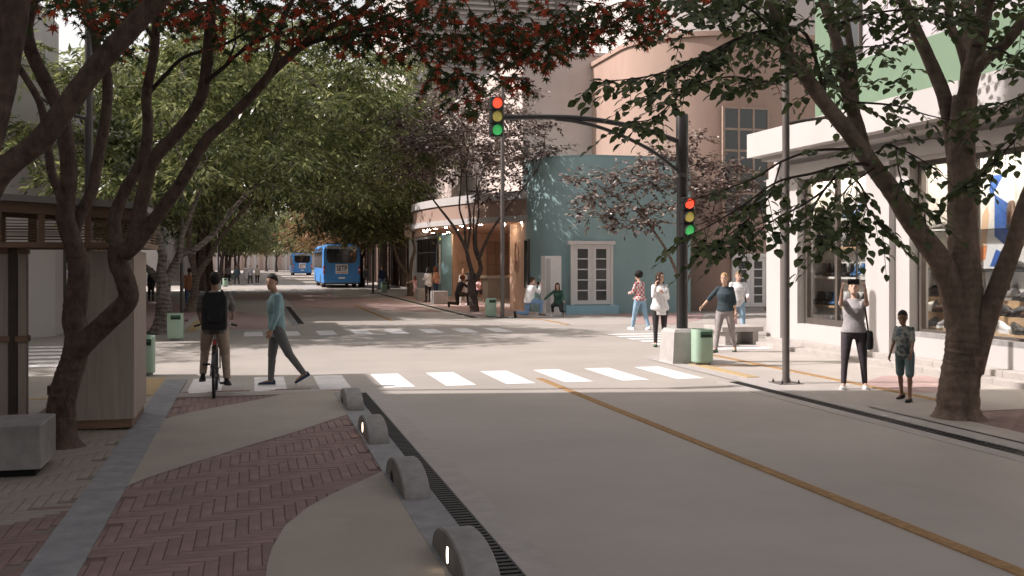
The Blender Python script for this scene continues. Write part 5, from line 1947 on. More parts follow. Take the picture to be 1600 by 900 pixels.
def person(label, at, heading, h=1.75, female=False, skin='skin_light', hair=('short', 'hair_brown'), top=None, bottom=None, shoes='white', lean=0, twist=0,
           head=(0, 0), arms=((0, 8, 10, 0), (0, 8, 10, 0)), legs=((0, 3, 0), (0, 3, 0)), detail=False, child=False, foot_z=None, group=None, curl=.5, sock=None, name='person', lift=0.0):
    """heading: degrees the person faces, 0 = up the street (+y), 90 = to the left.
    arms: right, left (forward, out, elbow, inward); legs: right, left (forward, out, knee). local x is the person's right"""
    s = h / 1.75
    t = thing(name, label, 'person', (at[0], at[1], 0), R(heading), group)
    vox = (.0085 if detail else .0125)
    hw = .095 if not female else .10          # hip joint offset
    sw = .185 if not female else .150
    if child:
        sw *= .84
    hs = 1.12 if child else 1.0
    T = R(lean)
    pel = Vector((0, 0, .93))

    def tor(x, y, z):
        v = rotx(Vector((x, y, z)), T * (.35 + .65 * min(1, max(0, z / .3))) if lean else 0)
        a = R(twist) * min(1, max(0, z / .4))
        v = Vector((v.x * math.cos(a) - v.y * math.sin(a), v.x * math.sin(a) + v.y * math.cos(a), v.z))
        return pel + v
    neck = tor(0, 0, .54)
    chin = tor(0, .02, .60)
    hy, hp = head
    hc = tor(0, .025, .545) + rotx(Vector((0, .02, .15)), R(lean * .35 + hp))
    Hm = Matrix.Translation(hc) @ Matrix.Rotation(R(twist * .8 + hy), 4, 'Z') @ Matrix.Rotation(-R(lean * .35 + hp), 4, 'X') @ Matrix.Scale(hs, 4)
    J = {}
    for k, sd in ((0, 1), (1, -1)):
        f, o, e, inn = arms[k]
        sh_ = tor(sd * sw, 0, .475)
        b_ = R(lean * .5 + twist * 0)
        up_d = Vector((sd * math.sin(R(o)), math.sin(R(f)) * math.cos(R(o)), -math.cos(R(f)) * math.cos(R(o))))
        el = sh_ + up_d * .285
        fa = R(f + e)
        fd = Vector((sd * math.sin(R(o)) * math.cos(R(e)), math.sin(fa), -math.cos(fa)))
        a_ = R(inn) * sd
        fd = Vector((fd.x * math.cos(a_) - fd.y * math.sin(a_), fd.x * math.sin(a_) + fd.y * math.cos(a_), fd.z)).normalized()
        wr = el + fd * .245
        J['a', k] = (sh_, el, wr, fd)
        f, o, e = legs[k]
        hp_ = pel + Vector((sd * hw, 0, -.03))
        d1 = Vector((sd * math.sin(R(o)), math.sin(R(f)) * math.cos(R(o)), -math.cos(R(f)) * math.cos(R(o))))
        kn = hp_ + d1 * .43
        g = R(f - e)
        d2 = Vector((sd * math.sin(R(o)) * .6, math.sin(g), -math.cos(g))).normalized()
        an = kn + d2 * .41
        # the foot: flat when the shank is near upright, else it follows the shank
        pitch = max(-1.25, min(.3, (g + .0) * (.75 if e > 30 or g < -.3 else .15)))
        if e > 75 and f < 25:
            pitch = -1.35
        fdv = Vector((sd * .12, math.cos(pitch), math.sin(pitch))).normalized()
        J['l', k] = (hp_, kn, an, fdv, d2)
    # rest the lowest point on the ground
    low = 9
    for k in (0, 1):
        hp_, kn, an, fdv, d2 = J['l', k]
        for p, r in ((an, .078), (an + fdv * .16, .035), (kn, .062)):
            low = min(low, p.z - r)
    dz = -low

    def U(v):
        return (Vector(v) + Vector((0, 0, dz))) * s + Vector((0, 0, lift))
    SC = s

    def loftrings(mb, spec, infl=0.0):
        rings = []
        for z, rx, ry, yo in spec:
            ring = []
            for i in range(20):
                a = 2 * math.pi * i / 20
                ring.append(U(tor((rx + infl) * math.cos(a), yo + (ry + infl) * math.sin(a), z)))
            rings.append(ring)
        mb.loft(rings)

    def cap(mb, a, b, r0, r1):
        seg_cap(mb, U(a), U(b), r0 * SC, r1 * SC)
    if female:
        spec = [(-.12, .12, .09, -.01), (-.06, .175, .122, -.012), (0, .172, .122, -.012), (.10, .135, .10, 0), (.18, .122, .092, .005), (.28, .135, .108, .018), (.36, .145, .112, .016), (.44, .132, .086, 0), (.485, .105, .066, -.005), (.52, .065, .055, -.005)]
    else:
        spec = [(-.12, .12, .09, -.01), (-.06, .158, .108, -.01), (0, .16, .112, -.005), (.10, .148, .105, 0), (.2, .148, .105, .005), (.3, .165, .112, .012), (.38, .175, .112, .010), (.45, .165, .092, 0), (.49, .13, .072, -.005), (.525, .07, .06, -.005)]
    if child:
        spec = [(z, rx * .88, ry * .96, yo) for z, rx, ry, yo in spec]
    thin = (.80 if child else .88 if female else 1.0)
    # ---- body
    b = MB()
    loftrings(b, spec)
    cap(b, tor(0, -.005, .47), hc - Vector((0, .01, .07)), .056 * thin, .052 * thin)
    hm = lambda p: U(Hm @ Vector(p))
    hr = [[], ]
    rings = []
    for z, rx, ry, yo in ((-.118, .022, .030, .058), (-.105, .042, .052, .040), (-.075, .058, .078, .018), (-.03, .069, .092, .005), (.02, .075, .098, -.002), (.065, .072, .094, -.006), (.10, .055, .072, -.008), (.12, .025, .035, -.010)):
        rings.append([hm((rx * math.cos(2 * math.pi * i / 16), yo + ry * math.sin(2 * math.pi * i / 16), z)) for i in range(16)])
    b.loft(rings)
    b.ell(hm((0, .100, -.022)), .012 * SC, .018 * SC, .024 * SC, 8, 6)
    b.ell(hm((0, .088, -.064)), .024 * SC, .012 * SC, .009 * SC, 8, 6)
    for sd in (1, -1):
        b.ell(hm((sd * .076, -.01, -.01)), .010 * SC, .020 * SC, .032 * SC, 8, 6)
    grips = []
    for k, sd in ((0, 1), (1, -1)):
        sh_, el, wr, fd = J['a', k]
        cap(b, tor(sd * sw * .6, 0, .462), sh_ - Vector((0, 0, .012)), .043 * thin, .044 * thin)
        cap(b, sh_ - Vector((0, 0, .012)), el, .046 * thin, .041 * thin)
        cap(b, el, wr, .041 * thin, .027 * thin)
        # palm, four fingers and a thumb
        inw = Vector((-sd, 0, 0))
        nrm = (inw - fd * inw.dot(fd))
        nrm = nrm.normalized() if nrm.length > .1 else Vector((0, -1, 0))
        wid = fd.cross(nrm).normalized()
        if wid.y < 0:
            wid = -wid
        fr = .0095 if detail else .0115
        for j in range(4):
            off = (j - 1.5) * .019
            kn_ = wr + fd * .085 + wid * off
            cap(b, wr + wid * off * .5, kn_, .016, .013)
            l = (.062, .075, .080, .068)[j]
            m1 = kn_ + (fd * math.cos(curl) + nrm * math.sin(curl)) * l * .5
            m2 = m1 + (fd * math.cos(curl * 2.2) + nrm * math.sin(curl * 2.2)) * l * .5
            cap(b, kn_, m1, fr, fr)
            cap(b, m1, m2, fr, fr * .85)
        tb_ = wr + fd * .025 + wid * .022
        cap(b, tb_, tb_ + (wid * .75 + fd * .65 + nrm * .25).normalized() * .04, .014, .012)
        tb2 = tb_ + (wid * .75 + fd * .65 + nrm * .25).normalized() * .04
        cap(b, tb2, tb2 + (fd * .85 + wid * .2 + nrm * .35).normalized() * .032, .011, .009)
        grips.append((U(wr + fd * .10 + nrm * .02), wid, fd, nrm))
        hp_, kn, an, fdv, d2 = J['l', k]
        cap(b, hp_, kn, .080, .052)
        cap(b, kn, an, .050, .034)
        cap(b, kn + d2 * .10 - Vector((0, .012, 0)), kn + d2 * .2, .050, .040)
        cap(b, an - fdv * .02, an + fdv * .13 - Vector((0, 0, .035)), .034, .028)
    bo = remeshed(b, 'body', skin, t, vox * s, 3)
    # ---- face
    ek = 'skin_dark' if skin != 'skin_dark' else 'hair_black'
    for sd in (1, -1):
        e = MB()
        e.ell(hm((sd * .030, .0905, .006)), .0125 * SC, .006 * SC, .0065 * SC, 8, 5)
        e.build('eye', 'hair_black', t, world=False)
        e = MB()
        e.ell(hm((sd * .031, .0925, .028)), .018 * SC, .006 * SC, .004 * SC, 8, 5)
        e.build('eyebrow', hair[1], t, world=False)
    # ---- hair
    st, hmn = hair
    hb = MB()
    for z, rx, ry, yo in (): pass
    rings = []
    for z, rx, ry, yo in ((-.055, .045, .035, -.070), (-.02, .074, .060, -.050), (.02, .083, .082, -.030), (.06, .083, .098, -.012), (.095, .070, .088, -.008), (.122, .045, .06, -.010), (.136, .018, .028, -.012)):
        rings.append([hm((rx * math.cos(2 * math.pi * i / 16), yo + ry * math.sin(2 * math.pi * i / 16), z)) for i in range(16)])
    hb.loft(rings)
    if st in ('long', 'shoulder'):
        L = -.34 if st == 'long' else -.20
        rr = []
        for z, rx, ry, yo in ((.06, .086, .06, -.05), (-.03, .092, .060, -.052), (-.12, .098, .052, -.058), (-.2, .10, .048, -.065), (L, .07, .035, -.07)):
            rr.append([hm((rx * math.cos(2 * math.pi * i / 14), yo + ry * math.sin(2 * math.pi * i / 14), z)) for i in range(14)])
        hb.loft(rr)
        for sd in (1, -1):
            seg_cap(hb, hm((sd * .076, .03, .05)), hm((sd * .086, .035, L * .7)), .022 * SC, .020 * SC)
    elif st == 'bun':
        hb.ell(hm((0, -.11, .06)), .045 * SC, .045 * SC, .045 * SC)
    elif st == 'afro':
        hb.ell(hm((0, -.03, .06)), .135 * SC, .135 * SC, .125 * SC)
    remeshed(hb, 'hair', hmn, t, .011 * s, 2)
    # ---- clothes
    if top:
        cm, sleeve, hem, fit = top
        c = MB()
        zs = [q_ for q_ in spec if q_[0] > hem + .01 and q_[0] < .512]
        lo = min(spec, key=lambda q_: abs(q_[0] - max(hem, -.12)))
        first = (hem, (lo[1] + fit * 1.1) if hem > -.25 else .20 + fit, (lo[2] + fit * 1.1) if hem > -.25 else .165 + fit, lo[3])
        if hem < -.25:
            zs = [(-.08, .175, .13, -.01)] + [q_ for q_ in zs if q_[0] > -.05]
        loftrings(c, [first] + [(z, rx + fit * .1 - .008, ry + fit * .2, yo) if z > .4 else (z, rx + fit, ry + fit, yo) for z, rx, ry, yo in zs] + [(.525, .074, .064, -.005)], .012)
        for k, sd in ((0, 1), (1, -1)):
            sh_, el, wr, fd = J['a', k]
            cap(c, tor(sd * sw * .5, 0, .462), sh_ - Vector((0, 0, .010)), .056 * thin, .058 * thin)
            if sleeve > 0:
                if sleeve <= 1:
                    cap(c, sh_, sh_.lerp(el, sleeve), .060 * thin, .056 * thin + fit * .4)
                else:
                    cap(c, sh_, el, .060 * thin, .054 * thin + fit * .3)
                    e_ = el.lerp(wr, sleeve - 1)
                    cap(c, el, e_, .055 * thin + fit * .3, .042 * thin + fit * .25)
        remeshed(c, 'shirt' if hem > -.25 else 'dress', cm, t, .0125 * s, 5)
    if bottom:
        cm, leng, fit = bottom
        c = MB()
        loftrings(c, [(-.13, .11, .09, -.01), (-.06, spec[1][1] + .012, spec[1][2] + .012, -.01), (0, spec[2][1] + .01, spec[2][2] + .01, -.005), (.07, spec[3][1] + .012, spec[3][2] + .01, 0)])
        for k in (0, 1):
            hp_, kn, an, fdv, d2 = J['l', k]
            if leng <= 1:
                cap(c, hp_, hp_.lerp(kn, leng), .092 + fit, .075 + fit * 1.4)
            else:
                cap(c, hp_, kn, (.102 if female else .097) + fit, .066 + fit)
                e_ = kn.lerp(an, min(1, leng - 1))
                cap(c, kn, e_, .061 + fit, .045 + fit)
                cap(c, kn + d2 * .08 - Vector((0, .01, 0)), kn + d2 * .2, .052 + fit, .048 + fit)
        remeshed(c, 'trousers' if leng > 1 else 'shorts', cm, t, .0125 * s, 4)
    # ---- shoes
    for k, sd in ((0, 1), (1, -1)):
        hp_, kn, an, fdv, d2 = J['l', k]
        up_ = Vector((0, 0, 1)) - fdv * fdv.z
        up_ = up_.normalized() if up_.length > .05 else Vector((0, 1, 0))
        rt = fdv.cross(up_).normalized()
        base = an - up_ * .078
        rings, srings = [], []
        for y, w, hgt in ((-.075, .016, .05), (-.06, .034, .085), (-.01, .038, .088), (.05, .040, .070), (.11, .046, .052), (.16, .042, .042), (.195, .016, .028)):
            rings.append([U(base + fdv * y + rt * w * math.cos(math.pi * i / 8) + up_ * (.018 + (hgt) * math.sin(math.pi * i / 8) ** .75)) for i in range(9)])
            srings.append([U(base + fdv * y * 1.03 + rt * w * 1.08 * x + up_ * z_) for x, z_ in ((-1, 0), (1, 0), (1, .024), (-1, .024))])
        c = MB()
        c.loft(rings)
        so = c.build('shoe', {'white': 'white', 'black': 'rubber', 'skin': skin, 'green': 'mint_dark'}.get(shoes, shoes), t, smooth=True, world=False)
        c = MB()
        c.loft(srings)
        c.build('sole', 'white' if shoes in ('white', 'black', 'ink') else 'rubber', so, world=False)
    t['grips'] = 0
    del t['grips']
    return t, dict(U=U, J=J, tor=tor, hm=hm, grips=grips, M=Matrix.Translation((at[0], at[1], 0)) @ Matrix.Rotation(R(heading), 4, 'Z'), s=s, dz=dz)


def item(name, label, cat, mb_parts, mtx, group=None):
    """a carried thing: its parts are given in the carrier's local frame"""
    t = thing(name, label, cat, tuple(mtx @ Vector((0, 0, 0))), 0, group)
    for nm, mb, m, sm in mb_parts:
        mb.v = [tuple(mtx @ Vector(p)) for p in mb.v]
        mb.build(nm, m, t, smooth=sm)
    return t


# ---- the young man walking on the crossing
cloth('teal_shirt', (.19, .31, .335))
cloth('grey_jeans', (.13, .135, .135))
cloth('beige_chino', (.40, .315, .25))
cloth('black_jeans', (.03, .027, .028))
cloth('blue_jeans', (.17, .28, .45))
cloth('pale_jeans', (.27, .42, .55))
cloth('white_cotton', (.72, .72, .73))
cloth('navy_knit', (.030, .05, .062))
cloth('grey_trousers', (.30, .27, .27))
cloth('plum_leggings', (.060, .048, .058))
cloth('grey_tee', (.36, .34, .345))
cloth('teal_shorts', (.13, .20, .22))
cloth('dark_green_top', (.035, .10, .075))
cloth('charcoal', (.03, .032, .033))
cloth('peach_knit', (.62, .34, .24))
cloth('rust_shirt', (.34, .155, .09))
cloth('cream', (.55, .47, .38))
cloth('olive_dark', (.05, .045, .035))
cloth('navy', (.03, .035, .10))
cloth('grey_check', (.28, .27, .27))
cloth('white_grey', (.55, .54, .53))
a = G(432, 604)
person('young man in a teal shirt and grey jeans striding across the crossing', a, 96, 1.80, skin='skin_mid', hair=('short', 'hair_black'), top=('teal_shirt', 1.92, -.16, .012), bottom=('grey_jeans', 1.93, .004), shoes='ink',
       lean=1, head=(48, 6), arms=((-10, 7, 12, 0), (4, 7, 16, 0)), legs=((7, 2, 4), (-24, 2, 12)), detail=True)

# ---- cyclist and bicycle
wc_ = G(333, 628)
cyc, ci = person('cyclist in a striped tee and beige trousers riding away along the bike lane', (wc_.x, wc_.y + .62), 0, 1.74, skin='skin_dark', hair=('short', 'hair_black'), top=('striped_cotton', .85, -.12, .022), bottom=('beige_chino', 1.9, .010), shoes='rubber',
                 lean=9, head=(0, -4), arms=((32, 15, 34, 14), (22, 10, 34, 14)), legs=((24, 7, 38), (40, 7, 58)), detail=True, lift=.16)
bp = MB()
U, tor = ci['U'], ci['tor']
rings = []
for y, k in ((-.10, .9), (-.13, 1.0), (-.20, 1.0), (-.25, .88)):
    rings.append([U(tor(k * x, y, z)) for x, z in ((-.165, -.06), (-.185, -.02), (-.185, .40), (-.14, .48), (.14, .48), (.185, .40), (.185, -.02), (.165, -.06))])
bp.loft(rings)
pk = MB()
pk.loft([[U(tor(x * k, y, z)) for x, z in ((-.11, .06), (.11, .06), (.11, .22), (-.11, .22))] for y, k in ((-.24, 1), (-.275, .9))])
stp = MB()
for sd in (1, -1):
    stp.tube([U(tor(sd * .10, -.10, .44)), U(tor(sd * .105, -.06, .53)), U(tor(sd * .11, .06, .53)), U(tor(sd * .125, .135, .42)), U(tor(sd * .14, .12, .26)), U(tor(sd * .155, 0, .14)), U(tor(sd * .15, -.1, .1))], .018, 6)
item('backpack', 'black backpack worn by the cyclist', 'backpack', [('bag', bp, cloth('black_nylon', (.012, .012, .013)), False), ('pocket', pk, 'black_nylon', False), ('strap', stp, 'black_nylon', False)], ci['M'])

bk = thing('bicycle', 'dark bicycle with a brown saddle ridden by the man with the backpack', 'bicycle', (wc_.x, wc_.y, 0))
wr_ = .345


def wheel(y):
    x0 = wc_.x
    w = MB()
    rings = []
    for i in range(33):
        a = 2 * math.pi * i / 32
        rings.append([Vector((x0 + .020 * math.cos(b2), wc_.y + y + (wr_ - .022 + .022 * math.sin(b2)) * math.cos(a), wr_ + (wr_ - .022 + .022 * math.sin(b2)) * math.sin(a))) for b2 in [2 * math.pi * k / 8 for k in range(8)]])
    w.loft(rings, 0, False)
    o = w.build('wheel', 'rubber', bk, smooth=True)
    w = MB()
    rings = []
    for i in range(33):
        a = 2 * math.pi * i / 32
        rings.append([Vector((x0 + dx, wc_.y + y + rr * math.cos(a), wr_ + rr * math.sin(a))) for dx, rr in ((-.011, .30), (.011, .30), (.011, .318), (-.011, .318))])
    w.loft(rings, 0, False)
    w.build('rim', 'iron', o)
    w = MB()
    for i in range(16):
        a = 2 * math.pi * i / 16
        w.tube([(x0 + (.018 if i % 2 else -.018), wc_.y + y, wr_), (x0, wc_.y + y + .305 * math.cos(a), wr_ + .305 * math.sin(a))], .0022, 4)
    w.tube([(x0 - .04, wc_.y + y, wr_), (x0 + .04, wc_.y + y, wr_)], .02, 8)
    w.build('spokes', 'silver', o)


wheel(.345)
wheel(1.40)
B_ = lambda x, y, z: (wc_.x + x, wc_.y + y, z)
w = MB()
for pts, r in (([B_(0, .78, .32), B_(0, .60, .86)], .016), ([B_(0, .78, .32), B_(0, 1.20, .80)], .019), ([B_(0, .63, .80), B_(0, 1.18, .88)], .016), ([B_(.05, .345, .345), B_(.03, .78, .32)], .010), ([B_(-.05, .345, .345), B_(-.03, .78, .32)], .010),
               ([B_(.05, .345, .345), B_(.015, .63, .80)], .009), ([B_(-.05, .345, .345), B_(-.015, .63, .80)], .009), ([B_(0, 1.17, .93), B_(0, 1.22, .74), B_(0, 1.27, .66)], .017), ([B_(.055, 1.26, .70), B_(.055, 1.40, .345)], .011), ([B_(-.055, 1.26, .70), B_(-.055, 1.40, .345)], .011), ([B_(.06, 1.26, .70), B_(-.06, 1.26, .70)], .016)):
    w.tube(pts, r, 8)
w.build('frame', 'gloss_black', bk, smooth=True)
w = MB()
w.tube([B_(0, .605, .84), B_(0, .575, .93)], .014, 8)
w.build('seat_post', 'silver', bk, smooth=True)
w = MB()
w.loft([[Vector(B_(x * k, y, z)) for x, z in ((-1, .935), (-.8, .972), (.8, .972), (1, .935))] for y, k in ((.45, .07), (.50, .085), (.58, .07), (.68, .03), (.74, .018))])
w.build('saddle', 'wood_dark', bk, smooth=True)
w = MB()
w.tube(smooth_path([B_(-.30, 1.05, 1.03), B_(-.20, 1.15, 1.05), B_(0, 1.17, 1.00), B_(.20, 1.15, 1.05), B_(.30, 1.05, 1.03)], 4), .012, 8)
w.tube([B_(0, 1.17, .92), B_(0, 1.17, 1.0)], .016, 8)
w.build('handlebar', 'silver', bk, smooth=True)
for sd in (1, -1):
    w = MB()
    w.tube([B_(sd * .235, 1.115, 1.045), B_(sd * .31, 1.04, 1.028)], .017, 8)
    w.build('grip', 'rubber', bk)
    w = MB()
    ph = .17 if sd > 0 else -.17
    w.tube([B_(sd * .055, .78, .32), B_(sd * .06, .78 + ph * .5, .32 - ph * .9)], .009, 6)
    w.build('crank', 'silver', bk)
    w = MB()
    w.box(wc_.x + sd * .07 - (0 if sd > 0 else .10), wc_.x + sd * .07 + (.10 if sd > 0 else 0), wc_.y + .74 + ph * .5, wc_.y + .82 + ph * .5, .31 - ph * .9, .335 - ph * .9)
    w.build('pedal', 'rubber', bk)
w = MB()
w.lathe([(.10, -.004), (.10, .004)], 20)
w.v = [(wc_.x + .045 + p[2], wc_.y + .78 + p[0], .32 + p[1]) for p in w.v]
w.build('chainring', 'iron', bk)
w = MB()
w.cbox(wc_.x - .025, wc_.x + .025, wc_.y + .50, wc_.y + .54, .78, .85, .006)
w.build('rear_light', 'red_lens', bk)
w = MB()
rings = []
for i in range(15):
    a = R(20 + 140 * i / 14)
    rings.append([Vector(B_(dx, .345 + rr * math.cos(a), wr_ + rr * math.sin(a))) for dx, rr in ((-.028, .362), (.028, .362), (.024, .370), (-.024, .370))])
w.loft(rings)
w.build('mudguard', 'gloss_black', bk)

# ---- people on the right-hand corner
a = G(1000, 515)
person('curly haired person in a red checked shirt and pale jeans left of the mast', a, 25, 1.72, female=True, skin='skin_light', hair=('afro', 'hair_black'), top=('red_check', 1.9, -.05, .022), bottom=('pale_jeans', 1.95, .010), shoes='white', lean=3, arms=((10, 10, 45, 20), (12, 14, 70, 25)), legs=((-12, 3, 8), (14, 3, 4)))
a = G(1031, 541)
person('woman in a loose white shirt and black jeans with a hand to her face', a, 165, 1.76, female=True, skin='skin_light', hair=('shoulder', 'hair_brown'), top=('white_cotton', 1.9, -.2, .035), bottom=('black_jeans', 1.95, .0), shoes='green', head=(45, 0), arms=((38, 4, 128, 22), (25, 2, 95, 35)), legs=((8, 1, 6), (-8, 1, 10)), detail=True)
a = G(1133, 550)
person('blond woman in a dark teal sweater walking by the green bin', a, 140, 1.78, female=True, skin='skin_light', hair=('bun', 'hair_blond'), top=('navy_knit', 1.25, -.02, .022), bottom=('grey_trousers', 1.93, .006), shoes='green', lean=2, arms=((14, 38, 24, 0), (-6, 10, 15, 0)), legs=((16, 5, 3), (-12, 4, 12)), detail=True)
a = G(1153, 524)
person('man in a white shirt and pale jeans behind the woman in the dark sweater', a, 170, 1.74, skin='skin_light', hair=('short', 'hair_sand'), top=('white_cotton', 1.9, -.15, .02), bottom=('pale_jeans', 1.95, .010), shoes='white', arms=((0, 8, 15, 0), (8, 14, 60, 20)), legs=((-6, 3, 8), (8, 3, 3)))
a = G(1144, 527)
person('small girl in a pink print dress behind the woman in the sweater', a, 120, 1.05, female=True, child=True, skin='skin_mid', hair=('shoulder', 'hair_brown'), top=('pink_print', .7, -.32, .02), bottom=None, shoes='skin', arms=((0, 10, 10, 0), (20, 20, 20, 0)), legs=((-22, 3, 20), (18, 3, 5)))
a = G(1334, 608)
ph, pi_ = person('woman in a grey tee and plum leggings taking a photo with her phone held high', a, 147, 1.70, female=True, skin='skin_light', hair=('bun', 'hair_sand'), top=('grey_tee', .75, -.03, .026), bottom=('plum_leggings', 1.93, .0), shoes='white', lean=-7, head=(0, -16), arms=((86, 9, 74, 20), (86, 9, 74, 20)), legs=((4, 5, 2), (-4, 6, 4)), detail=True, curl=.9)
gA, gB = pi_['grips'][0][0], pi_['grips'][1][0]
mid = (gA + gB) / 2 + Vector((0, .02, .03))
w = MB()
w.cbox(mid.x - .085, mid.x + .085, mid.y - .006, mid.y + .006, mid.z - .043, mid.z + .043, .004)
w2 = MB()
w2.lathe([(.008, 0), (.008, .003)], 10)
w2.v = [(mid.x + .06 + p[0], mid.y + .007 + p[2], mid.z + .025 + p[1]) for p in w2.v]
item('phone', 'black phone held up by the woman in the grey tee', 'phone', [('case', w, 'rubber', False), ('camera_lens', w2, 'silver', False)], pi_['M'])
U, tor = pi_['U'], pi_['tor']
w = MB()
rings = []
for z, rx, ry in ((-.30, .05, .025), (-.28, .085, .05), (-.16, .095, .055), (-.02, .08, .045), (.01, .06, .03)):
    rings.append([U(tor(-.235 + rx * .75 * math.cos(2 * math.pi * i / 14), -.02 + 1.3 * rx * math.sin(2 * math.pi * i / 14), z)) for i in range(14)])
w.loft(rings)
w2 = MB()
w2.tube(smooth_path([U(tor(-.225, .03, 0)), U(tor(-.20, .07, .2)), U(tor(-.165, .05, .47)), U(tor(-.15, -.02, .535)), U(tor(-.165, -.09, .45)), U(tor(-.22, -.06, 0))], 4), .011, 6)
item('handbag', 'dark slouchy shoulder bag at the hip of the woman with the phone', 'handbag', [('bag', w, 'black_nylon', True), ('strap', w2, 'black_nylon', True)], pi_['M'])
a = G(1414, 626)
person('boy in a floral shirt and teal shorts standing beside the big tree trunk', a, 122, 1.30, child=True, skin='skin_dark', hair=('short', 'hair_black'), top=('floral', .8, -.10, .022), bottom=('teal_shorts', .88, .006), shoes='rubber', lean=4, head=(20, 8), arms=((8, 8, 12, 0), (14, 8, 22, 0)), legs=((-12, 5, 6), (12, 5, 4)), detail=True)

# ---- the group being photographed in front of the blue house
a = G(826, 497)
kn, ki = person('man in a white sweater and blue jeans kneeling with a camera', a, -80, 1.80, skin='skin_light', hair=('short', 'hair_brown'), top=('white_cotton', 1.92, -.1, .03), bottom=('blue_jeans', 1.95, .012), shoes='wood_brown', lean=10, arms=((50, 8, 110, 30), (46, 8, 115, 30)), legs=((88, 4, 92), (-2, 4, 92)))


def camera_item(label, info):
    g0 = (info['grips'][0][0] + info['grips'][1][0]) / 2
    w = MB()
    w.cbox(g0.x - .07, g0.x + .07, g0.y - .03, g0.y + .03, g0.z - .045, g0.z + .045, .008)
    w2 = MB()
    w2.lathe([(.035, 0), (.038, .02), (.036, .08)], 12)
    w2.v = [(g0.x + p[0], g0.y + .03 + p[2], g0.z + p[1]) for p in w2.v]
    item('camera', label, 'camera', [('camera_body', w, 'rubber', False), ('lens', w2, 'iron', True)], info['M'])


camera_item('camera held up by the kneeling man in the white sweater', ki)
a = G(872, 494)
person('woman with long hair in a dark green top crouching with an arm stretched out', a, 155, 1.68, female=True, skin='skin_light', hair=('long', 'hair_brown'), top=('dark_green_top', 1.85, -.08, .02), bottom=('charcoal', 1.93, .008), shoes='white', lean=12, head=(10, 5), arms=((22, 48, 18, 0), (25, 18, 40, 0)), legs=((84, 8, 138), (58, 10, 138)))
a = G(886, 489)
person('small fair haired child in pale blue standing behind the crouching woman', a, 190, 1.15, child=True, skin='skin_light', hair=('short', 'hair_blond'), top=('pale_jeans', .8, -.12, .025), bottom=('teal_shorts', .9, .015), shoes='wood_dark', arms=((5, 10, 15, 0), (5, 10, 15, 0)))
a = G(716, 480)
kn2, ki2 = person('photographer with an afro kneeling in dark clothes beside the plum tree', a, -75, 1.74, skin='skin_dark', hair=('afro', 'hair_red'), top=('black_jeans', .8, -.1, .02), bottom=('olive_dark', 1.95, .02), shoes='rubber', lean=16, head=(0, 8), arms=((52, 8, 100, 30), (46, 8, 112, 30)), legs=((86, 4, 84), (4, 4, 98)))
camera_item('camera held by the kneeling photographer with the afro', ki2)
a = G(724, 476)
person('person in a pale top behind the kneeling photographer', a, 175, 1.68, female=True, skin='skin_mid', hair=('short', 'hair_sand'), top=('white_grey', 1.5, -.12, .02), bottom=('white_grey', 1.9, .01), shoes='white')
a = G(735, 475)
person('man in a dark green tee partly hidden behind the plum tree trunk', a, 165, 1.78, skin='skin_mid', hair=('short', 'hair_brown'), top=('charcoal', .85, -.14, .025), bottom=('grey_jeans', 1.93, .01), shoes='rubber', arms=((5, 12, 20, 0), (8, 10, 60, 20)))
a = G(748, 477)
person('girl in a pale top and dark shorts leaning out beside the plum tree', a, 150, 1.40, female=True, child=True, skin='skin_mid', hair=('shoulder', 'hair_red'), top=('pink_print', .8, -.05, .02), bottom=('black_jeans', .55, .01), shoes='wood_dark', lean=10, arms=((30, 12, 80, 20), (20, 10, 60, 20)), legs=((10, 4, 4), (-24, 5, 40)))
a = G(649, 468)
person('little girl in a pink dress pointing with a raised arm near the seat cubes', a, 60, 1.25, female=True, child=True, skin='skin_light', hair=('shoulder', 'hair_red'), top=('pink_print', .5, -.36, .02), bottom=None, shoes='skin', arms=((10, 10, 10, 0), (70, 40, 5, 0)), legs=((3, 3, 2), (-4, 3, 4)))
a = G(669, 472)
person('dark haired woman in white top and black leggings between the seat cubes', a, 30, 1.72, female=True, skin='skin_light', hair=('shoulder', 'hair_black'), top=('white_cotton', 1.6, -.16, .03), bottom=('black_jeans', 1.95, .0), shoes='rubber', arms=((10, 10, 30, 10), (20, 8, 70, 20)))
a = G(681, 468)
person('person in a peach sweater and jeans with hand on hip behind the seat cube', a, 60, 1.76, skin='skin_light', hair=('shoulder', 'hair_red'), top=('peach_knit', 1.9, -.1, .035), bottom=(cloth('dark_blue_jeans', (.05, .08, .16)), 1.95, .012), shoes='white', arms=((-10, 34, 85, 40), (10, 10, 30, 0)))
# ---- farther off
a = G(597, 455)
person('person in navy beside the bin near the front bus', a, 20, 1.74, skin='skin_light', hair=('short', 'hair_sand'), top=('navy', 1.9, -.12, .02), bottom=('blue_jeans', 1.95, .01))
a = G(572, 446)
person('person in grey check standing by the brown fins', a, 160, 1.75, female=True, skin='skin_light', hair=('shoulder', 'hair_brown'), top=('grey_check', 1.9, -.2, .03), bottom=('grey_trousers', 1.95, .01))
a = G(296, 484)
person('man in a rust shirt and dark jeans walking away past the gnarled tree', a, 8, 1.76, skin='skin_dark', hair=('short', 'hair_black'), top=('rust_shirt', 1.9, -.12, .025), bottom=('dark_blue_jeans', 1.95, .01), arms=((10, 8, 20, 0), (-12, 8, 15, 0)), legs=((14, 3, 4), (-14, 3, 12)))
a = G(236, 474)
person('person in black at the foot of the gnarled tree, half behind the trunk', a, -40, 1.72, female=True, skin='skin_light', hair=('shoulder', 'hair_brown'), top=('charcoal', 1.9, -.15, .02), bottom=('black_jeans', 1.95, .0))
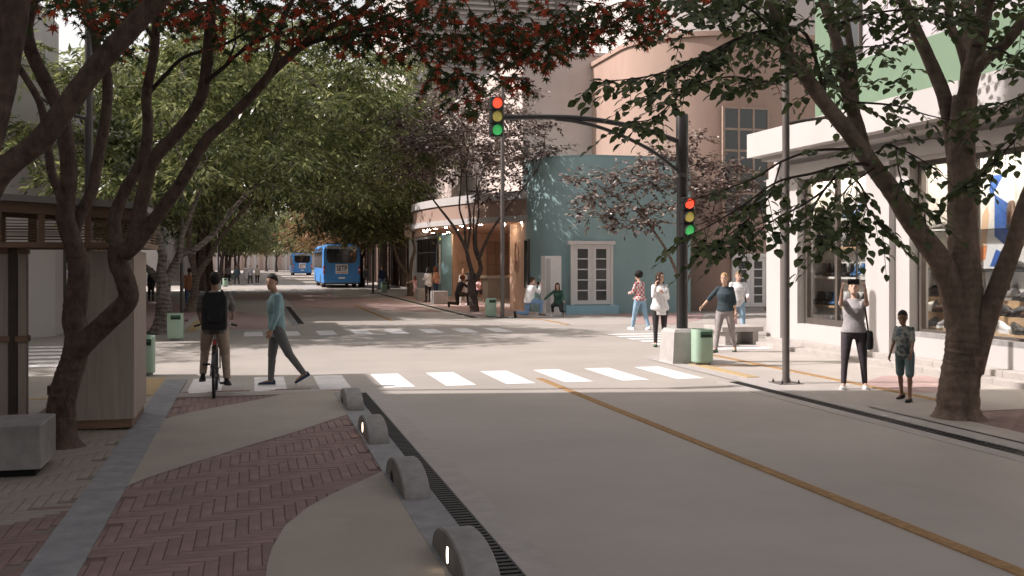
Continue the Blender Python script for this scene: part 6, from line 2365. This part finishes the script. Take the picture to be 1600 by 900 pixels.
wk = [(331, 452, 'person in an orange top just beyond the head of the cyclist', 'rust_shirt', 'beige_chino', 0), (347, 441, 'far person in cream left of the distant bin', 'cream', 'beige_chino', 170), (356, 442, 'far person in grey beside the person in cream', 'grey_check', 'black_jeans', 170),
      (370, 446, 'far person in dark teal leading a distant group of walkers', 'navy_knit', 'black_jeans', 160), (384, 440, 'far person in a long white dress among the distant walkers', 'white_cotton', None, 180), (391, 445, 'far small person in black and white beside the white dress', 'grey_tee', 'black_jeans', 175), (402, 444, 'far man in cream at the right of the distant walkers', 'cream', 'black_jeans', 190)]
for px, py, lab, tp, bt, hd in wk:
    person(lab, G(px, py), hd, 1.74, female=rnd.random() < .5, skin=rnd.choice(('skin_light', 'skin_mid', 'skin_dark')), hair=('short', 'hair_black'), top=(tp, 1.8, -.12 if bt else -.6, .03), bottom=(bt, 1.95, .01) if bt else None,
           legs=((14, 3, 4), (-14, 3, 12)), arms=((12, 10, 25, 0), (-10, 10, 20, 0)), group='distant walkers')

dg_ = bpy.context.evaluated_depsgraph_get()
new = []
for o in REM:
    me = bpy.data.meshes.new_from_object(o.evaluated_get(dg_))
    new.append((o, me))
for o, me in new:
    o.modifiers.clear()
    nm = o.data.name
    o.data = me


# ================================================================ BUSES
def make_bus(label):
    t = thing('bus', label, 'bus', (0, 0, 0), 0, 'blue city buses')
    Wd, Ln, Ht, z0 = 1.45, 12.0, 3.4, .42

    def sec(y, inset=0.0, top=0.0):
        x = Wd - inset
        pts = [(-x, z0), (-x, 2.9), (-x + .10, Ht - .14 - top), (-x + .30, Ht - top), (x - .30, Ht - top), (x - .10, Ht - .14 - top), (x, 2.9), (x, z0)]
        return [Vector((a_, y, z)) for a_, z in pts]
    b = MB()
    b.loft([sec(0, .06, .10), sec(.05, .015, .03), sec(.25), sec(Ln - .5), sec(Ln - .1, .03, .08), sec(Ln, .10, .16)])
    b.build('body', 'bus_blue', t, world=False)
    # rear window: wide above, tapering below
    q_ = MB()
    ol = [(-1.18, 3.02), (1.18, 3.02), (1.16, 2.3), (1.05, 2.02), (.78, 1.93), (.55, 1.96), (-.55, 1.96), (-.78, 1.93), (-1.05, 2.02), (-1.16, 2.3)]
    q_.loft([[Vector((a_ * k, y, 2.5 + (z - 2.5) * k)) for a_, z in ol] for y, k in ((.03, 1), (-.012, 1), (-.018, .985))])
    q_.build('rear_window', 'bus_glass', t, world=False)
    MB().cbox(-1.16, 1.16, -.03, .06, 3.06, 3.28, .02).build('vent_panel', 'silver', t, world=False)
    MB().box(-1.1, 1.1, 1.2, 6.5, Ht - .02, Ht + .14).build('roof_unit', 'bus_dark', t, world=False)
    for sd in (-1, 1):
        q_ = MB()
        x = sd * (Wd + .006)
        q_.box(min(x, x - sd * .03), max(x, x - sd * .03), .8, 11.2, 1.55, 2.88)
        sw_ = q_.build('side_window', 'bus_glass', t, world=False)
        for y in (2.4, 4.0, 5.6, 7.2, 8.8, 10.2):
            MB().box(min(x, x + sd * .006), max(x, x + sd * .006), y - .03, y + .03, 1.56, 2.87).build('pillar', 'bus_dark', sw_, world=False)
        MB().box(min(x, x - sd * .02), max(x, x - sd * .02), .5, 11.6, 2.93, 3.1).build('roof_rail', 'bus_dark', t, world=False)
        q_ = MB()
        q_.cbox(sd * 1.36 - .07, sd * 1.36 + .07, -.03, .05, 1.12, 1.74, .02)
        o_ = q_.build('tail_light', 'red_lens', t, world=False)
        q_ = MB()
        q_.cbox(sd * 1.36 - .05, sd * 1.36 + .05, -.036, -.028, 1.36, 1.48, .002)
        q_.build('reflector', 'white', o_, world=False)
        for y in (2.9, 9.6):
            w_ = MB()
            w_.lathe([(.30, -.15), (.46, -.15), (.50, -.10), (.50, .10), (.46, .15), (.30, .15)], 24)
            w_.v = [(sd * 1.22 + p[2], y + p[0], .50 + p[1]) for p in w_.v]
            wo = w_.build('wheel', 'rubber', t, smooth=True, world=False)
            w_ = MB()
            w_.lathe([(.05, -.16), (.29, -.16), (.29, .16), (.05, .16)], 18)
            w_.v = [(sd * 1.22 + p[2], y + p[0], .50 + p[1]) for p in w_.v]
            wo2 = w_.build('rim', 'silver', wo, world=False)
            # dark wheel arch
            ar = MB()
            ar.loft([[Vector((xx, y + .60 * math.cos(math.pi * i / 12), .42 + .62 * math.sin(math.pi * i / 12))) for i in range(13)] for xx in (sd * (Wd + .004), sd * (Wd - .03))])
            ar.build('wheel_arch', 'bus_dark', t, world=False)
    MB().box(-1.38, 1.38, .12, 11.6, .30, .43).build('underbody', 'bus_dark', t, world=False)
    MB().cbox(-1.40, 1.40, -.045, .1, .44, .62, .02).build('bumper', 'bus_blue', t, world=False)
    MB().cbox(-.25, .25, -.03, .01, .72, .86, .004).build('number_plate', 'white', t, world=False)
    bd = MB().cbox(-.48, .48, -.035, -.002, 1.12, 1.86, .006).build('sign_board', 'white', t, world=False)
    cu = bpy.data.curves.new('lettering', 'FONT')
    cu.body = 'SETP'
    cu.align_x = 'CENTER'
    cu.size = .60
    cu.offset = .012
    cu.extrude = .004
    fo = bpy.data.objects.new('tmp', cu)
    COL.objects.link(fo)
    me = bpy.data.meshes.new_from_object(fo.evaluated_get(bpy.context.evaluated_depsgraph_get()))
    bpy.data.objects.remove(fo)
    me.name = 'lettering'
    me.materials.clear()
    me.materials.append(M['ink'])
    xs_ = [v.co.x for v in me.vertices]
    ys_ = [v.co.y for v in me.vertices]
    kx, ky = .80 / (max(xs_) - min(xs_)), .44 / (max(ys_) - min(ys_))
    for v in me.vertices:
        v.co = Vector(((v.co.x - (max(xs_) + min(xs_)) / 2) * kx, -.038 - v.co.z * .5, 1.32 + (v.co.y - min(ys_)) * ky))
    piece('lettering', me, bd)
    MB().box(-.42, .42, -.038, -.034, 1.19, 1.235).build('red_stripe', 'red_ink', bd, world=False)
    return t


bus = make_bus('x')
ff = {}
put(bus, 'blue city bus with a SETP sign, nearest up the street', (6.72, 80.6, 0), 0, ff)
put(bus, 'second blue city bus farther up the street, half behind the first', (7.35, 160, 0), 0, ff)
